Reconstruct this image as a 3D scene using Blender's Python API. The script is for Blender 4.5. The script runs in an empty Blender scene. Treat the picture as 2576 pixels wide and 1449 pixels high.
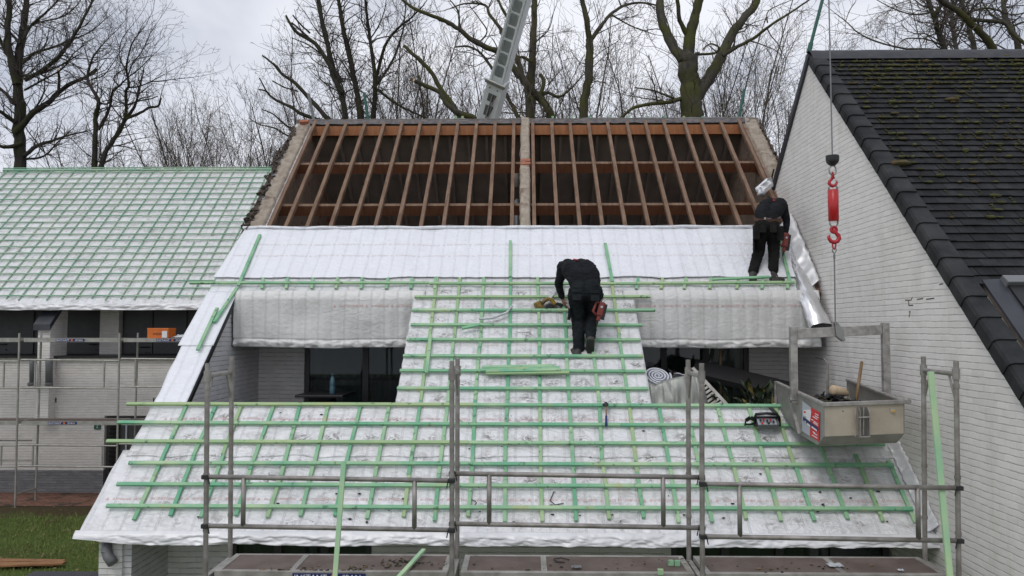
import bpy, bmesh, math, random
import numpy as np
from mathutils import Vector, Matrix, noise
SC = bpy.context.scene
COL = SC.collection
R = math.radians
# ---------------------------------------------------------------- camera
CAM_Z, PITCH, YAW, FPX = 4.55, R(2.75), R(1.0), 2000.0      # pixel units: a 2576 x 1449 picture
cd = bpy.data.cameras.new('camera'); cam = bpy.data.objects.new('camera', cd); COL.objects.link(cam)
cam.location = (0, 0, CAM_Z); cam.rotation_euler = (R(90)+PITCH, 0, YAW)
cd.sensor_width = 36; cd.lens = FPX/2576*36; cd.clip_start = .05; cd.clip_end = 2000
SC.camera = cam
# ---------------------------------------------------------------- sky, sun, exposure
SUN_EL, SUN_AZ = R(52), R(205)                             # azimuth clockwise from +Y
W = bpy.data.worlds.new('World'); SC.world = W; W.use_nodes = True
wt = W.node_tree; wt.nodes.clear()
def wn(t): return wt.nodes.new(t)
wo, wb, wsky, wmix = wn('ShaderNodeOutputWorld'), wn('ShaderNodeBackground'), wn('ShaderNodeTexSky'), wn('ShaderNodeMix')
wsky.sky_type = 'NISHITA'; wsky.sun_disc = False; wsky.sun_elevation = SUN_EL; wsky.sun_rotation = SUN_AZ
wtc, wmap, wno, wramp = wn('ShaderNodeTexCoord'), wn('ShaderNodeMapping'), wn('ShaderNodeTexNoise'), wn('ShaderNodeValToRGB')
wmap.inputs['Scale'].default_value = (1, 1, 1.9)
wno.inputs['Scale'].default_value = 2.6; wno.inputs['Detail'].default_value = 5; wno.inputs['Roughness'].default_value = .48
wno.inputs['Distortion'].default_value = .3
wramp.color_ramp.elements[0].position = .36; wramp.color_ramp.elements[0].color = (.57, .61, .71, 1)
wramp.color_ramp.elements[1].position = .60; wramp.color_ramp.elements[1].color = (.97, .985, 1.05, 1)
wsc = wn('ShaderNodeVectorMath'); wsc.operation = 'SCALE'; wsc.inputs['Scale'].default_value = 10.0
wt.links.new(wtc.outputs['Generated'], wmap.inputs['Vector']); wt.links.new(wmap.outputs[0], wno.inputs['Vector'])
wt.links.new(wno.outputs['Fac'], wramp.inputs['Fac']); wt.links.new(wramp.outputs['Color'], wsc.inputs[0])
wmix.data_type = 'RGBA'; wmix.inputs[0].default_value = .93
wt.links.new(wsky.outputs[0], wmix.inputs[6]); wt.links.new(wsc.outputs[0], wmix.inputs[7])
wt.links.new(wmix.outputs[2], wb.inputs['Color']); wb.inputs['Strength'].default_value = .1
wt.links.new(wb.outputs[0], wo.inputs[0])
sl = bpy.data.lights.new('sun', 'SUN'); sun = bpy.data.objects.new('sun', sl); COL.objects.link(sun)
sl.energy = .9; sl.angle = R(22); sl.color = (1, .97, .93)
sdir = Vector((math.sin(SUN_AZ)*math.cos(SUN_EL), math.cos(SUN_AZ)*math.cos(SUN_EL), math.sin(SUN_EL)))
sun.rotation_euler = sdir.to_track_quat('Z', 'Y').to_euler(); sun.location = (0, 0, 60)
SC.view_settings.view_transform = 'Standard'; SC.view_settings.look = 'None'
SC.view_settings.exposure = 0; SC.view_settings.gamma = 1; SC.view_settings.use_curve_mapping = False
# ---------------------------------------------------------------- measuring: photo pixel -> place in the world
C0 = Vector((0, 0, CAM_Z))
FW = Vector((-math.sin(YAW)*math.cos(PITCH), math.cos(YAW)*math.cos(PITCH), math.sin(PITCH)))
RT = Vector((math.cos(YAW), math.sin(YAW), 0)); UP = RT.cross(FW)
def ray(x, y): return FW + RT*((x-1288)/FPX) - UP*((y-724.5)/FPX)
def pY(x, y, Y): d = ray(x, y); return C0 + d*(Y/d.y)
def pX(x, y, X): d = ray(x, y); return C0 + d*(X/d.x)
def pZ(x, y, Z): d = ray(x, y); return C0 + d*((Z-CAM_Z)/d.z)
class Roof:
    def __init__(s, Ye, Ze, a): s.Ye, s.Ze, s.c, s.s = Ye, Ze, math.cos(a), math.sin(a); s.n = Vector((0, -s.s, s.c)); s.u = Vector((0, s.c, s.s))
    def p(s, X, t, h=0): return Vector((X, s.Ye+t*s.c-h*s.s, s.Ze+t*s.s+h*s.c))
    def at(s, x, y, h=0):                                   # pixel -> (X, slope distance)
        d = ray(x, y); o = s.p(0, 0, h); k = (o-C0).dot(s.n)/d.dot(s.n); q = C0+d*k
        return q.x, (q-o).dot(s.u)
SLOPE = R(41.4)
MR = Roof(9.1, pY(1288, 1345, 9.1).z, SLOPE)
LR = Roof(21.4, pY(250, 766, 21.4).z, SLOPE)
sy = lambda y, x=1288: MR.at(x, y)[1]
# ---------------------------------------------------------------- mesh building
def root_loc(o):
    v = Vector((0, 0, 0))
    while o is not None: v += o.location; o = o.parent
    return v
class MB:
    def __init__(s): s.v, s.f, s.m = [], [], []
    def add(s, vs, fs, mi=0):
        b = len(s.v); s.v += [Vector(p) for p in vs]; s.f += [tuple(b+i for i in f) for f in fs]; s.m += [mi]*len(fs); return s
    def hexa(s, q, mi=0):                                   # 8 corners: bottom ring, top ring
        return s.add(q, [(3,2,1,0), (4,5,6,7), (0,1,5,4), (1,2,6,5), (2,3,7,6), (3,0,4,7)], mi)
    def box(s, x0, x1, y0, y1, z0, z1, mi=0):
        return s.hexa([(x0,y0,z0),(x1,y0,z0),(x1,y1,z0),(x0,y1,z0),(x0,y0,z1),(x1,y0,z1),(x1,y1,z1),(x0,y1,z1)], mi)
    def beam(s, a, b, w, h, up=(0, 0, 1), mi=0):
        a, b, up = Vector(a), Vector(b), Vector(up); d = (b-a).normalized(); x = d.cross(up).normalized(); u = x.cross(d)
        x = x*(w/2); u = u*(h/2)
        return s.hexa([a-x-u, a+x-u, b+x-u, b-x-u, a-x+u, a+x+u, b+x+u, b-x+u], mi)
    def tube(s, pts, r, n=8, caps=True, mi=0, close=False):
        pts = [Vector(p) for p in pts]; N = len(pts); rr = r if isinstance(r, (list, tuple)) else [r]*N
        b = len(s.v); ref = None
        for i, p in enumerate(pts):
            if close: d = pts[(i+1) % N]-pts[i-1]
            else: d = pts[min(i+1, N-1)]-pts[max(i-1, 0)]
            d.normalize()
            if ref is None: ref = Vector((0, 0, 1)) if abs(d.z) < .9 else Vector((1, 0, 0))
            x = d.cross(ref)
            if x.length < 1e-4: x = d.cross(Vector((.3, 1, .2)))
            x.normalize(); y = x.cross(d); ref = y
            for k in range(n):
                t = 2*math.pi*k/n; s.v.append(p+(x*math.cos(t)+y*math.sin(t))*rr[i])
        for i in range(N if close else N-1):
            j = (i+1) % N
            for k in range(n):
                s.f.append((b+i*n+k, b+i*n+(k+1) % n, b+j*n+(k+1) % n, b+j*n+k)); s.m.append(mi)
        if caps and not close:
            s.f.append(tuple(b+k for k in range(n))[::-1]); s.f.append(tuple(b+(N-1)*n+k for k in range(n))); s.m += [mi, mi]
        return s
    def lathe(s, c, ax, prof, n=16, mi=0):                  # prof: (radius, distance along ax)
        c = Vector(c); ax = Vector(ax).normalized()
        return s.tube([c+ax*z for _, z in prof], [max(r_, 1e-4) for r_, _ in prof], n, True, mi)
    def prism(s, poly, ext, mi=0):
        n = len(poly); ext = Vector(ext); P = [Vector(p) for p in poly]
        return s.add(P+[p+ext for p in P], [tuple(range(n))[::-1], tuple(range(n, 2*n))]+[(i, (i+1) % n, n+(i+1) % n, n+i) for i in range(n)], mi)
    def grid(s, nu, nv, fn, mi=0):
        b = len(s.v)
        for j in range(nv+1):
            for i in range(nu+1): s.v.append(Vector(fn(i/nu, j/nv)))
        for j in range(nv):
            for i in range(nu):
                a = b+j*(nu+1)+i; s.f.append((a, a+1, a+nu+2, a+nu+1)); s.m.append(mi)
        return s
    def ball(s, c, r, sc=(1, 1, 1), mi=0, nu=8, nv=6, jit=0, rnd=random):
        c = Vector(c); vs = []; fs = []
        for j in range(nv+1):
            ph = math.pi*j/nv
            for i in range(nu):
                th = 2*math.pi*i/nu; k = r*(1+rnd.uniform(-jit, jit))
                vs.append(c+Vector((math.sin(ph)*math.cos(th)*sc[0], math.sin(ph)*math.sin(th)*sc[1], -math.cos(ph)*sc[2]))*k)
        for j in range(nv):
            for i in range(nu): fs.append((j*nu+i, j*nu+(i+1) % nu, (j+1)*nu+(i+1) % nu, (j+1)*nu+i))
        return s.add(vs, fs, mi)
    def build(s, name, mats, parent=None, smooth=False, bevel=0, solid=0, fix=True):
        me = bpy.data.meshes.new(name); off = root_loc(parent)
        me.from_pydata([tuple(p-off) for p in s.v], [], s.f)
        if not isinstance(mats, (list, tuple)): mats = [mats]
        for m in mats: me.materials.append(m)
        if len(mats) > 1: me.polygons.foreach_set('material_index', s.m)
        if fix:
            bm = bmesh.new(); bm.from_mesh(me); bmesh.ops.recalc_face_normals(bm, faces=bm.faces); bm.to_mesh(me); bm.free()
        if smooth: me.polygons.foreach_set('use_smooth', [True]*len(me.polygons))
        me.update(); o = bpy.data.objects.new(name, me); COL.objects.link(o); o.parent = parent
        if solid: q = o.modifiers.new('solid', 'SOLIDIFY'); q.thickness = solid; q.offset = -1
        if bevel:
            q = o.modifiers.new('bevel', 'BEVEL'); q.width = bevel; q.segments = 2; q.limit_method = 'ANGLE'; q.angle_limit = R(40)
        return o
def tag(o, label=None, cat=None, group=None, kind=None):
    for k, v in (('label', label), ('category', cat), ('group', group), ('kind', kind)):
        if v: o[k] = v
    return o
def thing(name, loc, label, cat, group=None):
    o = bpy.data.objects.new(name, None); COL.objects.link(o); o.location = loc; o.empty_display_size = .2
    return tag(o, label, cat, group)
def lone(mb, name, mat, label, cat, group=None, base=None, **k):   # a thing that is one mesh
    if base is None:
        n = len(mb.v); base = sum(mb.v, Vector())/n; base = Vector((base.x, base.y, min(p.z for p in mb.v)))
    for i in range(len(mb.v)): mb.v[i] = mb.v[i]-base
    o = mb.build(name, mat, None, **k); o.location = base
    return tag(o, label, cat, group)
# ---------------------------------------------------------------- materials
class NT:
    def __init__(s, name):
        s.m = bpy.data.materials.new(name); s.m.use_nodes = True; s.t = s.m.node_tree; s.b = s.t.nodes['Principled BSDF']
    def n(s, t, **k):
        q = s.t.nodes.new(t)
        for a, b in k.items():
            if a.startswith('_'): setattr(q, a[1:], b)
            else: q.inputs[a.replace('__', ' ')].default_value = b
        return q
    def l(s, a, b): s.t.links.new(a, b)
    def co(s): return s.n('ShaderNodeTexCoord').outputs['Object']
    def mapped(s, src, scale=(1, 1, 1), loc=(0, 0, 0)):
        q = s.n('ShaderNodeMapping', Scale=scale, Location=loc); s.l(src, q.inputs['Vector']); return q.outputs[0]
    def noise(s, src, sc, det=4, rough=.55, dist=0):
        q = s.n('ShaderNodeTexNoise', Scale=sc, Detail=det, Roughness=rough, Distortion=dist); s.l(src, q.inputs['Vector']); return q.outputs['Fac']
    def ramp(s, f, a, b, ca=(0,0,0,1), cb=(1,1,1,1)):
        q = s.n('ShaderNodeValToRGB'); e = q.color_ramp.elements; e[0].position, e[1].position = a, b; e[0].color, e[1].color = ca, cb
        s.l(f, q.inputs[0]); return q.outputs[0]
    def mix(s, f, a, b, mode='MIX'):
        q = s.n('ShaderNodeMix', _data_type='RGBA', _blend_type=mode)
        for v, i in ((f, 0), (a, 6), (b, 7)):
            if isinstance(v, (int, float)): q.inputs[i].default_value = v
            elif isinstance(v, tuple): q.inputs[i].default_value = (*v[:3], 1)
            else: s.l(v, q.inputs[i])
        return q.outputs[2]
    def math(s, op, a, b=0.0, c=None):
        q = s.n('ShaderNodeMath', _operation=op)
        for v, i in ((a, 0), (b, 1), (c, 2)):
            if v is None: continue
            if isinstance(v, (int, float)): q.inputs[i].default_value = v
            else: s.l(v, q.inputs[i])
        return q.outputs[0]
    def bump(s, h, st=.5, dist=.01, prev=None):
        q = s.n('ShaderNodeBump', Strength=st, Distance=dist); s.l(h, q.inputs['Height'])
        if prev is not None: s.l(prev, q.inputs['Normal'])
        s.l(q.outputs[0], s.b.inputs['Normal']); return q.outputs[0]
    def col(s, c):
        if isinstance(c, tuple): s.b.inputs['Base Color'].default_value = (*c[:3], 1)
        else: s.l(c, s.b.inputs['Base Color'])
    def set(s, rough=.6, metal=0, spec=.5):
        s.b.inputs['Roughness'].default_value = rough; s.b.inputs['Metallic'].default_value = metal; s.b.inputs['Specular IOR Level'].default_value = spec
def plain(name, c, rough=.6, metal=0, c2=None, sc=6, bump=0, bsc=40, spec=.5, stretch=(1, 1, 1), lo=.35, hi=.65):
    q = NT(name); q.set(rough, metal, spec); v = q.mapped(q.co(), stretch)
    q.col(q.mix(q.ramp(q.noise(v, sc, 5), lo, hi), c, c2) if c2 else c)
    if bump: q.bump(q.noise(v, bsc, 4), bump, .01)
    return q.m
def brick(name, axis, paint, joint, dirt=(.36, .35, .31), damount=.5, algae=0):
    q = NT(name); q.set(.75, 0, .3); co = q.co(); sp = q.n('ShaderNodeSeparateXYZ'); q.l(co, sp.inputs[0])
    cm = q.n('ShaderNodeCombineXYZ'); q.l(sp.outputs['Y' if axis == 'X' else 'X'], cm.inputs[0])
    wob = q.math('MULTIPLY_ADD', q.noise(co, 6, 3), .012, q.math('MULTIPLY_ADD', q.noise(co, 1.5, 3), .02, sp.outputs['Z'])); q.l(wob, cm.inputs[1])
    bt = q.n('ShaderNodeTexBrick', Scale=1, Mortar__Size=.010, Mortar__Smooth=.7, Bias=0, Brick__Width=.205, Row__Height=.071)
    q.l(cm.outputs[0], bt.inputs['Vector']); bt.inputs['Color1'].default_value = (0, 0, 0, 1); bt.inputs['Color2'].default_value = (1, 1, 1, 1); bt.inputs['Mortar'].default_value = (.5,.5,.5,1)
    jn = q.ramp(q.noise(co, 7, 4), .40, .60)
    # joint shadow put into the colour; head joints, filled with paint, get less
    fr = q.math('FRACT', q.math('DIVIDE', wob, .071)); bed = q.math('LESS_THAN', q.math('ABSOLUTE', q.math('SUBTRACT', q.math('FRACT', q.math('ADD', fr, .5)), .5)), .085)
    jf = q.math('MULTIPLY', bt.outputs['Fac'], q.math('MULTIPLY_ADD', bed, .8, .2))
    per = q.mix(.07, paint, bt.outputs['Color'])
    c = q.mix(q.math('MULTIPLY', jf, q.math('MULTIPLY_ADD', jn, .8, .15)), per, joint)
    st = q.ramp(q.noise(q.mapped(co, (1.2, 1.2, .5)), 1.6, 6, .65), .5, .78)
    c = q.mix(q.math('MULTIPLY', st, damount), c, dirt)
    if algae: c = q.mix(q.math('MULTIPLY', q.ramp(q.noise(q.mapped(co, (3, 3, .6)), 1.4, 5, .6), .55, .75), algae), c, (.3, .32, .2))
    q.col(c)
    h = q.math('MULTIPLY_ADD', q.noise(co, 60, 3), .25, q.math('MULTIPLY', jf, -1.0))
    q.bump(h, .75, .013); return q.m
def membrane(name, axis_y=False, base=(.78, .785, .80), dirt=.5, rough=.42, crumple=.35, seam=.3, smudge=False):
    q = NT(name); q.set(rough, .12, .5); co = q.co(); sp = q.n('ShaderNodeSeparateXYZ'); q.l(co, sp.inputs[0])
    xw = q.math('MULTIPLY_ADD', q.noise(co, 1.7, 3), .06, sp.outputs['X'])
    d = q.math('ABSOLUTE', q.math('SUBTRACT', q.math('FRACT', q.math('DIVIDE', xw, .205)), .5))
    d2 = q.math('ABSOLUTE', q.math('SUBTRACT', d, .045)); line = q.ramp(d2, .012, .035, (1,1,1,1), (0,0,0,1))
    sm = q.ramp(q.noise(q.mapped(co, (1.0, 1.5, 1.5)), 4.6, 7, .64, .9), .47, .64)
    sm2 = q.ramp(q.noise(co, 2.3, 3), .40, .58)
    c = q.mix(q.math('MULTIPLY', q.math('MULTIPLY', sm, sm2), dirt), base, (.37, .355, .34))
    if smudge:                                              # boot marks, painted where the workers stood between the battens
        at = q.n('ShaderNodeVertexColor'); at.layer_name = 'boot'
        ft = q.math('MULTIPLY', at.outputs[0], q.ramp(q.noise(q.mapped(co, (1, 1.3, 1.3)), 10, 7, .66, 1.8), .44, .58)); c = q.mix(ft, c, (.17, .155, .14))
    gm = q.ramp(q.noise(co, .7, 4), .40, .70); c = q.mix(q.math('MULTIPLY', gm, dirt*.45), c, (.60, .585, .56))
    c = q.mix(q.math('MULTIPLY', line, seam), c, (.42, .42, .43)); q.col(c)
    fold = q.noise(q.mapped(co, (2.2, 3.6, 3.6)), 2.6, 5, .55, 1.4)
    b1 = q.bump(fold, crumple, .05); q.bump(q.math('MULTIPLY', line, -1.0), .5, .006, b1)
    return q.m
def batten_mat(name):
    q = NT(name); q.set(.62, 0, .4); co = q.co(); oi = q.n('ShaderNodeObjectInfo')
    off = q.n('ShaderNodeVectorMath', _operation='ADD'); q.l(co, off.inputs[0]); q.l(q.math('MULTIPLY', oi.outputs['Random'], 40.0), off.inputs[1])
    v = off.outputs[0]
    f = q.ramp(q.noise(q.mapped(v, (1.0, 1.6, 1.6)), 1.4, 4, .6), .36, .66)
    c = q.mix(f, (.155, .405, .245), (.40, .56, .335))
    c = q.mix(q.ramp(oi.outputs['Random'], .68, 1), c, q.mix(.65, c, (.40, .47, .22))); c = q.mix(q.math('MULTIPLY', q.ramp(oi.outputs['Random'], .05, .4, (1,1,1,1), (0,0,0,1)), .55), c, (.085, .36, .205))
    c = q.mix(q.math('MULTIPLY', q.ramp(q.noise(v, 3.1, 4), .6, .72), .7), c, (.42, .42, .19))
    c = q.mix(q.math('MULTIPLY', q.ramp(q.noise(v, 11, 3), .62, .68), .7), c, (.05, .13, .07))
    q.col(c); q.bump(q.noise(q.mapped(v, (4, 30, 30)), 6, 3), .25, .004); return q.m
M = {}
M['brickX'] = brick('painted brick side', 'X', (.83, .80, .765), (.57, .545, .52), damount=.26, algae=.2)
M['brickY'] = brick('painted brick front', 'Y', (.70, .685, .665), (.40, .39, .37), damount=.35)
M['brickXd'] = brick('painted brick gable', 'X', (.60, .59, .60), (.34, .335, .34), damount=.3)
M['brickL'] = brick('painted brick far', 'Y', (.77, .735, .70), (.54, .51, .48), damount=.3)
M['plinth'] = brick('grey plinth brick', 'Y', (.20, .20, .205), (.10, .10, .10), damount=.3)
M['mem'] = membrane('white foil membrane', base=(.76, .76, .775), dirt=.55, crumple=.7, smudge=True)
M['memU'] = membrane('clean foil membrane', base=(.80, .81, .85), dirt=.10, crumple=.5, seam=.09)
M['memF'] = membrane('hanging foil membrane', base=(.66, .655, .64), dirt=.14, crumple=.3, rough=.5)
M['memL'] = membrane('far foil membrane', base=(.74, .745, .75), dirt=.75, crumple=.5)
M['hem'] = plain('crumpled foil hem', (.76, .76, .775), .42, .12, (.66, .66, .67), 5, .25, 14)
M['foil'] = plain('silver foil', (.86, .86, .87), .27, .85, (.70, .70, .71), 9, .35, 9, stretch=(1, .3, .3))
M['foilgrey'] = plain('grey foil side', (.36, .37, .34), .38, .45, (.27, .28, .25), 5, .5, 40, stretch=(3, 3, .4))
M['print'] = plain('faded red print', (.70, .58, .59), .6, 0, (.76, .71, .71), 14)
M['printF'] = plain('red print', (.60, .31, .30), .6, 0, (.68, .50, .48), 14)
M['bat'] = batten_mat('green treated timber')
M['batP'] = plain('pale green timber', (.30, .54, .34), .6, 0, (.47, .62, .36), 1.6)
M['batL'] = plain('weathered green timber', (.17, .345, .23), .7, 0, (.36, .465, .34), 1.3)
def rafter_mat(name, a, b):
    q = NT(name); q.set(.75, 0, .25); co = q.co(); f = q.noise(q.mapped(co, (6, .9, .9)), 3.2, 6, .65)
    c = q.mix(q.ramp(f, .35, .68), a, b); oi = q.n('ShaderNodeObjectInfo'); c = q.mix(q.math('MULTIPLY', oi.outputs['Random'], .3), c, (.16, .10, .06))
    q.col(c); q.bump(q.noise(q.mapped(co, (20, 5, 5)), 4, 4), .4, .006); return q.m
M['rafter'] = rafter_mat('old rafter wood', (.135, .080, .053), (.27, .178, .124))
M['purlin'] = rafter_mat('dark purlin wood', (.20, .075, .04), (.28, .115, .06))
M['ridgew'] = rafter_mat('orange ridge beam', (.29, .11, .045), (.38, .165, .075))
M['inner'] = plain('dark roof boards', (.17, .15, .13), .9, 0, (.26, .225, .19), 1.8, .3, 12)
M['attic'] = plain('attic dark', (.13, .075, .05), .9, 0, (.17, .105, .075), 2)
def rubble_mat(name, a, b, c3):
    q = NT(name); q.set(.9, 0, .2); co = q.co(); f = q.noise(co, 6, 6, .7)
    c = q.mix(q.ramp(f, .3, .7), a, b); c = q.mix(q.ramp(q.noise(q.mapped(co, (1, 1, 2)), 3.0, 4), .58, .66), c, c3)
    q.col(c); q.bump(q.noise(co, 18, 6, .7), .9, .03); return q.m
M['mortar'] = rubble_mat('mortar wall top', (.26, .21, .165), (.46, .40, .33), (.20, .155, .12))
M['oldwall'] = rubble_mat('old inner wall', (.20, .15, .115), (.30, .24, .19), (.25, .085, .05))
M['oldbrick'] = plain('bare orange brick', (.38, .14, .08), .9, 0, (.30, .11, .07), 15, .5, 40)
M['tar'] = rubble_mat('tarred wall flank', (.055, .045, .04), (.16, .125, .10), (.085, .075, .07))
M['ridge'] = plain('black ridge felt', (.055, .05, .055), .45, 0, (.14, .12, .115), 12, .6, 18)
def slate(name):
    q = NT(name); q.set(.8, 0, .15); co = q.co(); at = q.n('ShaderNodeVertexColor'); at.layer_name = 'tone'
    c = q.mix(q.ramp(q.noise(co, 5, 6, .7), .3, .75), (.015, .0155, .017), (.038, .038, .040)); c = q.mix(1, c, at.outputs[0], 'MULTIPLY')
    lich = q.ramp(q.noise(co, 38, 2), .74, .78); c = q.mix(q.math('MULTIPLY', lich, .35), c, (.28, .28, .26)); q.col(c)
    q.bump(q.noise(co, 70, 4), .35, .006); return q.m
M['slate'] = slate('dark slates')
M['verge'] = plain('verge tile', (.014, .0155, .017), .7, 0, (.040, .042, .043), 3, .35, 60, spec=.2)
M['zinc'] = plain('dark coated metal', (.04, .042, .052), .4, .2, (.055, .057, .07), 3)
M['moss'] = plain('moss', (.058, .064, .022), .95, 0, (.105, .10, .032), 9, 1, 60)
M['mossb'] = plain('dry moss', (.10, .06, .025), .95, 0, (.055, .06, .022), 9, 1, 60)
M['galv'] = plain('weathered galvanised tube', (.36, .34, .32), .5, .45, (.22, .20, .185), 7, .25, 50)
M['galvL'] = plain('grey alloy tube', (.42, .41, .38), .45, .5, (.30, .29, .26), 7)
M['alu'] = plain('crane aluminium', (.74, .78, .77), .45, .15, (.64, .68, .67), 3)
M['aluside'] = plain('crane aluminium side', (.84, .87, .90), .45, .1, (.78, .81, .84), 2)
M['hole'] = plain('boom interior', (.10, .105, .105), .7)
M['deck'] = plain('brown deck board', (.105, .074, .062), .75, 0, (.155, .118, .102), 3.5, .3, 60, lo=.4, hi=.7)
M['deckrim'] = plain('deck alloy rim', (.42, .40, .38), .5, .4, (.27, .25, .23), 6)
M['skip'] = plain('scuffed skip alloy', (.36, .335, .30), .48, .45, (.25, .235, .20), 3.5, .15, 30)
M['skipdark'] = plain('dark skip alloy', (.22, .20, .18), .6, .4, (.13, .12, .11), 3)
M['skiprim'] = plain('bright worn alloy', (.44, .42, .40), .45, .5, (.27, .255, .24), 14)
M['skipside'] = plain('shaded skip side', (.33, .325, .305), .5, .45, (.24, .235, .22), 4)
M['red'] = plain('red lacquer', (.50, .012, .016), .35, 0, (.40, .012, .014), 5)
M['redhook'] = plain('red hook lacquer', (.42, .02, .03), .4, .1)
M['blacksteel'] = plain('black iron', (.02, .021, .022), .5, .2, (.035, .036, .037), 6)
M['steel'] = plain('bare steel', (.32, .32, .31), .4, .8)
M['cable'] = plain('steel cable', (.20, .20, .205), .5, .6)
M['stred'] = plain('sticker red', (.62, .02, .03), .4); M['stblue'] = plain('sticker navy', (.015, .025, .11), .4)
M['stwhite'] = plain('sticker white', (.75, .75, .77), .4); M['stgrey'] = plain('sticker grey', (.42, .45, .49), .4)
M['orange'] = plain('orange carton', (.68, .17, .022), .5, 0, (.60, .14, .02), 5); M['carton'] = plain('carton black print', (.03, .03, .03), .6)
M['plastic'] = plain('clear plastic scrap', (.62, .64, .66), .2, 0, (.4, .42, .44), 14)
M['darkframe'] = plain('dark window frame', (.035, .037, .04), .45); M['dark'] = plain('dark door panel', (.045, .045, .048), .5, 0, (.058, .058, .06), 4)
M['grey'] = plain('grey panel', (.115, .115, .12), .6); M['black'] = plain('black', (.012, .012, .013), .5)
M['curtain'] = plain('curtain cloth', (.24, .245, .245), .9); M['room'] = plain('dark room', (.02, .02, .02), .9)
M['wood'] = plain('handle wood', (.26, .17, .08), .6, 0, (.20, .12, .06), 10)
M['plank'] = plain('sawn plank', (.30, .15, .06), .7, 0, (.22, .10, .04), 6)
M['pipe'] = plain('grey downpipe', (.16, .165, .17), .45); M['green'] = plain('green enamel', (.02, .10, .075), .5); M['bottle'] = plain('blue bottle', (.06, .12, .15), .15)
M['bluepeg'] = plain('blue peg', (.01, .10, .45), .5)
M['leaf'] = plain('dark plant leaf', (.014, .028, .012), .5, 0, (.032, .05, .018), 8); M['leafy'] = plain('yellow plant leaf', (.16, .13, .03), .6)
def glass(name):
    q = NT(name); t = q.t; tr = q.n('ShaderNodeBsdfTransparent'); tr.inputs[0].default_value = (.62, .66, .66, 1)
    gl = q.n('ShaderNodeBsdfGlossy', Roughness=.02); gl.inputs[0].default_value = (.9, .92, .92, 1); fr = q.n('ShaderNodeFresnel', IOR=1.4); mx = q.n('ShaderNodeMixShader')
    q.l(fr.outputs[0], mx.inputs[0]); q.l(tr.outputs[0], mx.inputs[1]); q.l(gl.outputs[0], mx.inputs[2]); q.l(mx.outputs[0], t.nodes['Material Output'].inputs[0]); return q.m
M['glass'] = glass('window glass')
def bark(name, a, b, moss, mam):
    q = NT(name); q.set(.9, 0, .2); co = q.co(); ge = q.n('ShaderNodeNewGeometry'); sp = q.n('ShaderNodeSeparateXYZ'); q.l(ge.outputs['Normal'], sp.inputs[0])
    c = q.mix(q.ramp(q.noise(q.mapped(co, (3, 3, .8)), 3, 5, .65), .35, .65), a, b)
    mo = q.math('MULTIPLY', q.ramp(q.noise(co, 1.3, 4), .42, .62), mam)
    q.col(q.mix(mo, c, moss)); q.bump(q.noise(q.mapped(co, (9, 9, 1.8)), 3, 5, .7), .8, .04); return q.m
M['barkd'] = bark('dark wet bark', (.020, .018, .017), (.045, .040, .034), (.038, .042, .012), .7)
M['barkm'] = bark('mossy bark', (.040, .037, .029), (.085, .076, .058), (.070, .072, .022), .95)
M['twig'] = plain('twigs', (.048, .040, .035), .9, 0, (.085, .07, .06), .6); M['thick'] = bark('grey thicket bark', (.075, .066, .058), (.13, .115, .10), (.10, .10, .05), .4)
M['twigl'] = plain('light twigs', (.085, .068, .052), .9, 0, (.13, .105, .08), .6)
M['birch'] = bark('birch bark', (.12, .11, .10), (.30, .285, .25), (.06, .07, .03), .6)
M['cut'] = plain('fresh cut wood', (.52, .38, .22), .8)
# ================================================================ GROUND
rnd = random.Random(7)
def structure(mb, name, mat, **k): return tag(mb.build(name, mat, None, **k), kind='structure')
def lawn_mat():
    q = NT('lawn'); q.set(.95, 0, .1); co = q.co(); f = q.noise(co, 14, 6, .7); g = q.noise(co, .6, 4)
    c = q.mix(q.ramp(f, .3, .7), (.05, .085, .02), (.12, .155, .045)); c = q.mix(q.math('MULTIPLY', q.ramp(g, .45, .7), .6), c, (.075, .070, .028))
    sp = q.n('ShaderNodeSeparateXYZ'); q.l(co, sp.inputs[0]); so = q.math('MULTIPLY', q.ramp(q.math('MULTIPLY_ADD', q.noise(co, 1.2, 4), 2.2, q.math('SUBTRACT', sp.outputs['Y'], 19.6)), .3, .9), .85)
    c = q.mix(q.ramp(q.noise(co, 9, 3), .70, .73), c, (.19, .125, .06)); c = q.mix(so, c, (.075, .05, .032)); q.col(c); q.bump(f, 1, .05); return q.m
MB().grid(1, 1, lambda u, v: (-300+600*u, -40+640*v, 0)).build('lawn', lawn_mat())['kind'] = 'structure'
def paving_mat():
    q = NT('red brick paving'); q.set(.85); co = q.co()
    bt = q.n('ShaderNodeTexBrick', Scale=1, Mortar__Size=.008, Brick__Width=.21, Row__Height=.1); q.l(co, bt.inputs['Vector'])
    bt.inputs['Color1'].default_value = (.20, .085, .055, 1); bt.inputs['Color2'].default_value = (.28, .14, .095, 1); bt.inputs['Mortar'].default_value = (.05, .04, .03, 1)
    c = q.mix(q.ramp(q.noise(co, 1.8, 5, .7), .5, .62), bt.outputs['Color'], (.045, .035, .025)); q.col(c); q.bump(bt.outputs['Fac'], .4, .01); return q.m
structure(MB().box(-24, -5.2, 20.1, 22.3, -.1, .02), 'path', paving_mat())
g = MB()                                                    # short grass blades on the strip of lawn in view
gr = random.Random(3)
for _ in range(26000):
    x, y = gr.uniform(-13.5, -4.9), 20.0-gr.random()**1.3*9.0
    if x > -5 and y < 12: continue
    if y > 18.2 and gr.random() < (y-18.2)*.75: continue
    h = gr.uniform(.03, .085); a = gr.uniform(0, 6.28); w = gr.uniform(.004, .010); l = gr.uniform(-.04, .04), gr.uniform(-.04, .04)
    g.add([(x-w*math.cos(a), y-w*math.sin(a), 0), (x+w*math.cos(a), y+w*math.sin(a), 0), (x+l[0], y+l[1], h)], [(0, 1, 2)])
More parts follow.
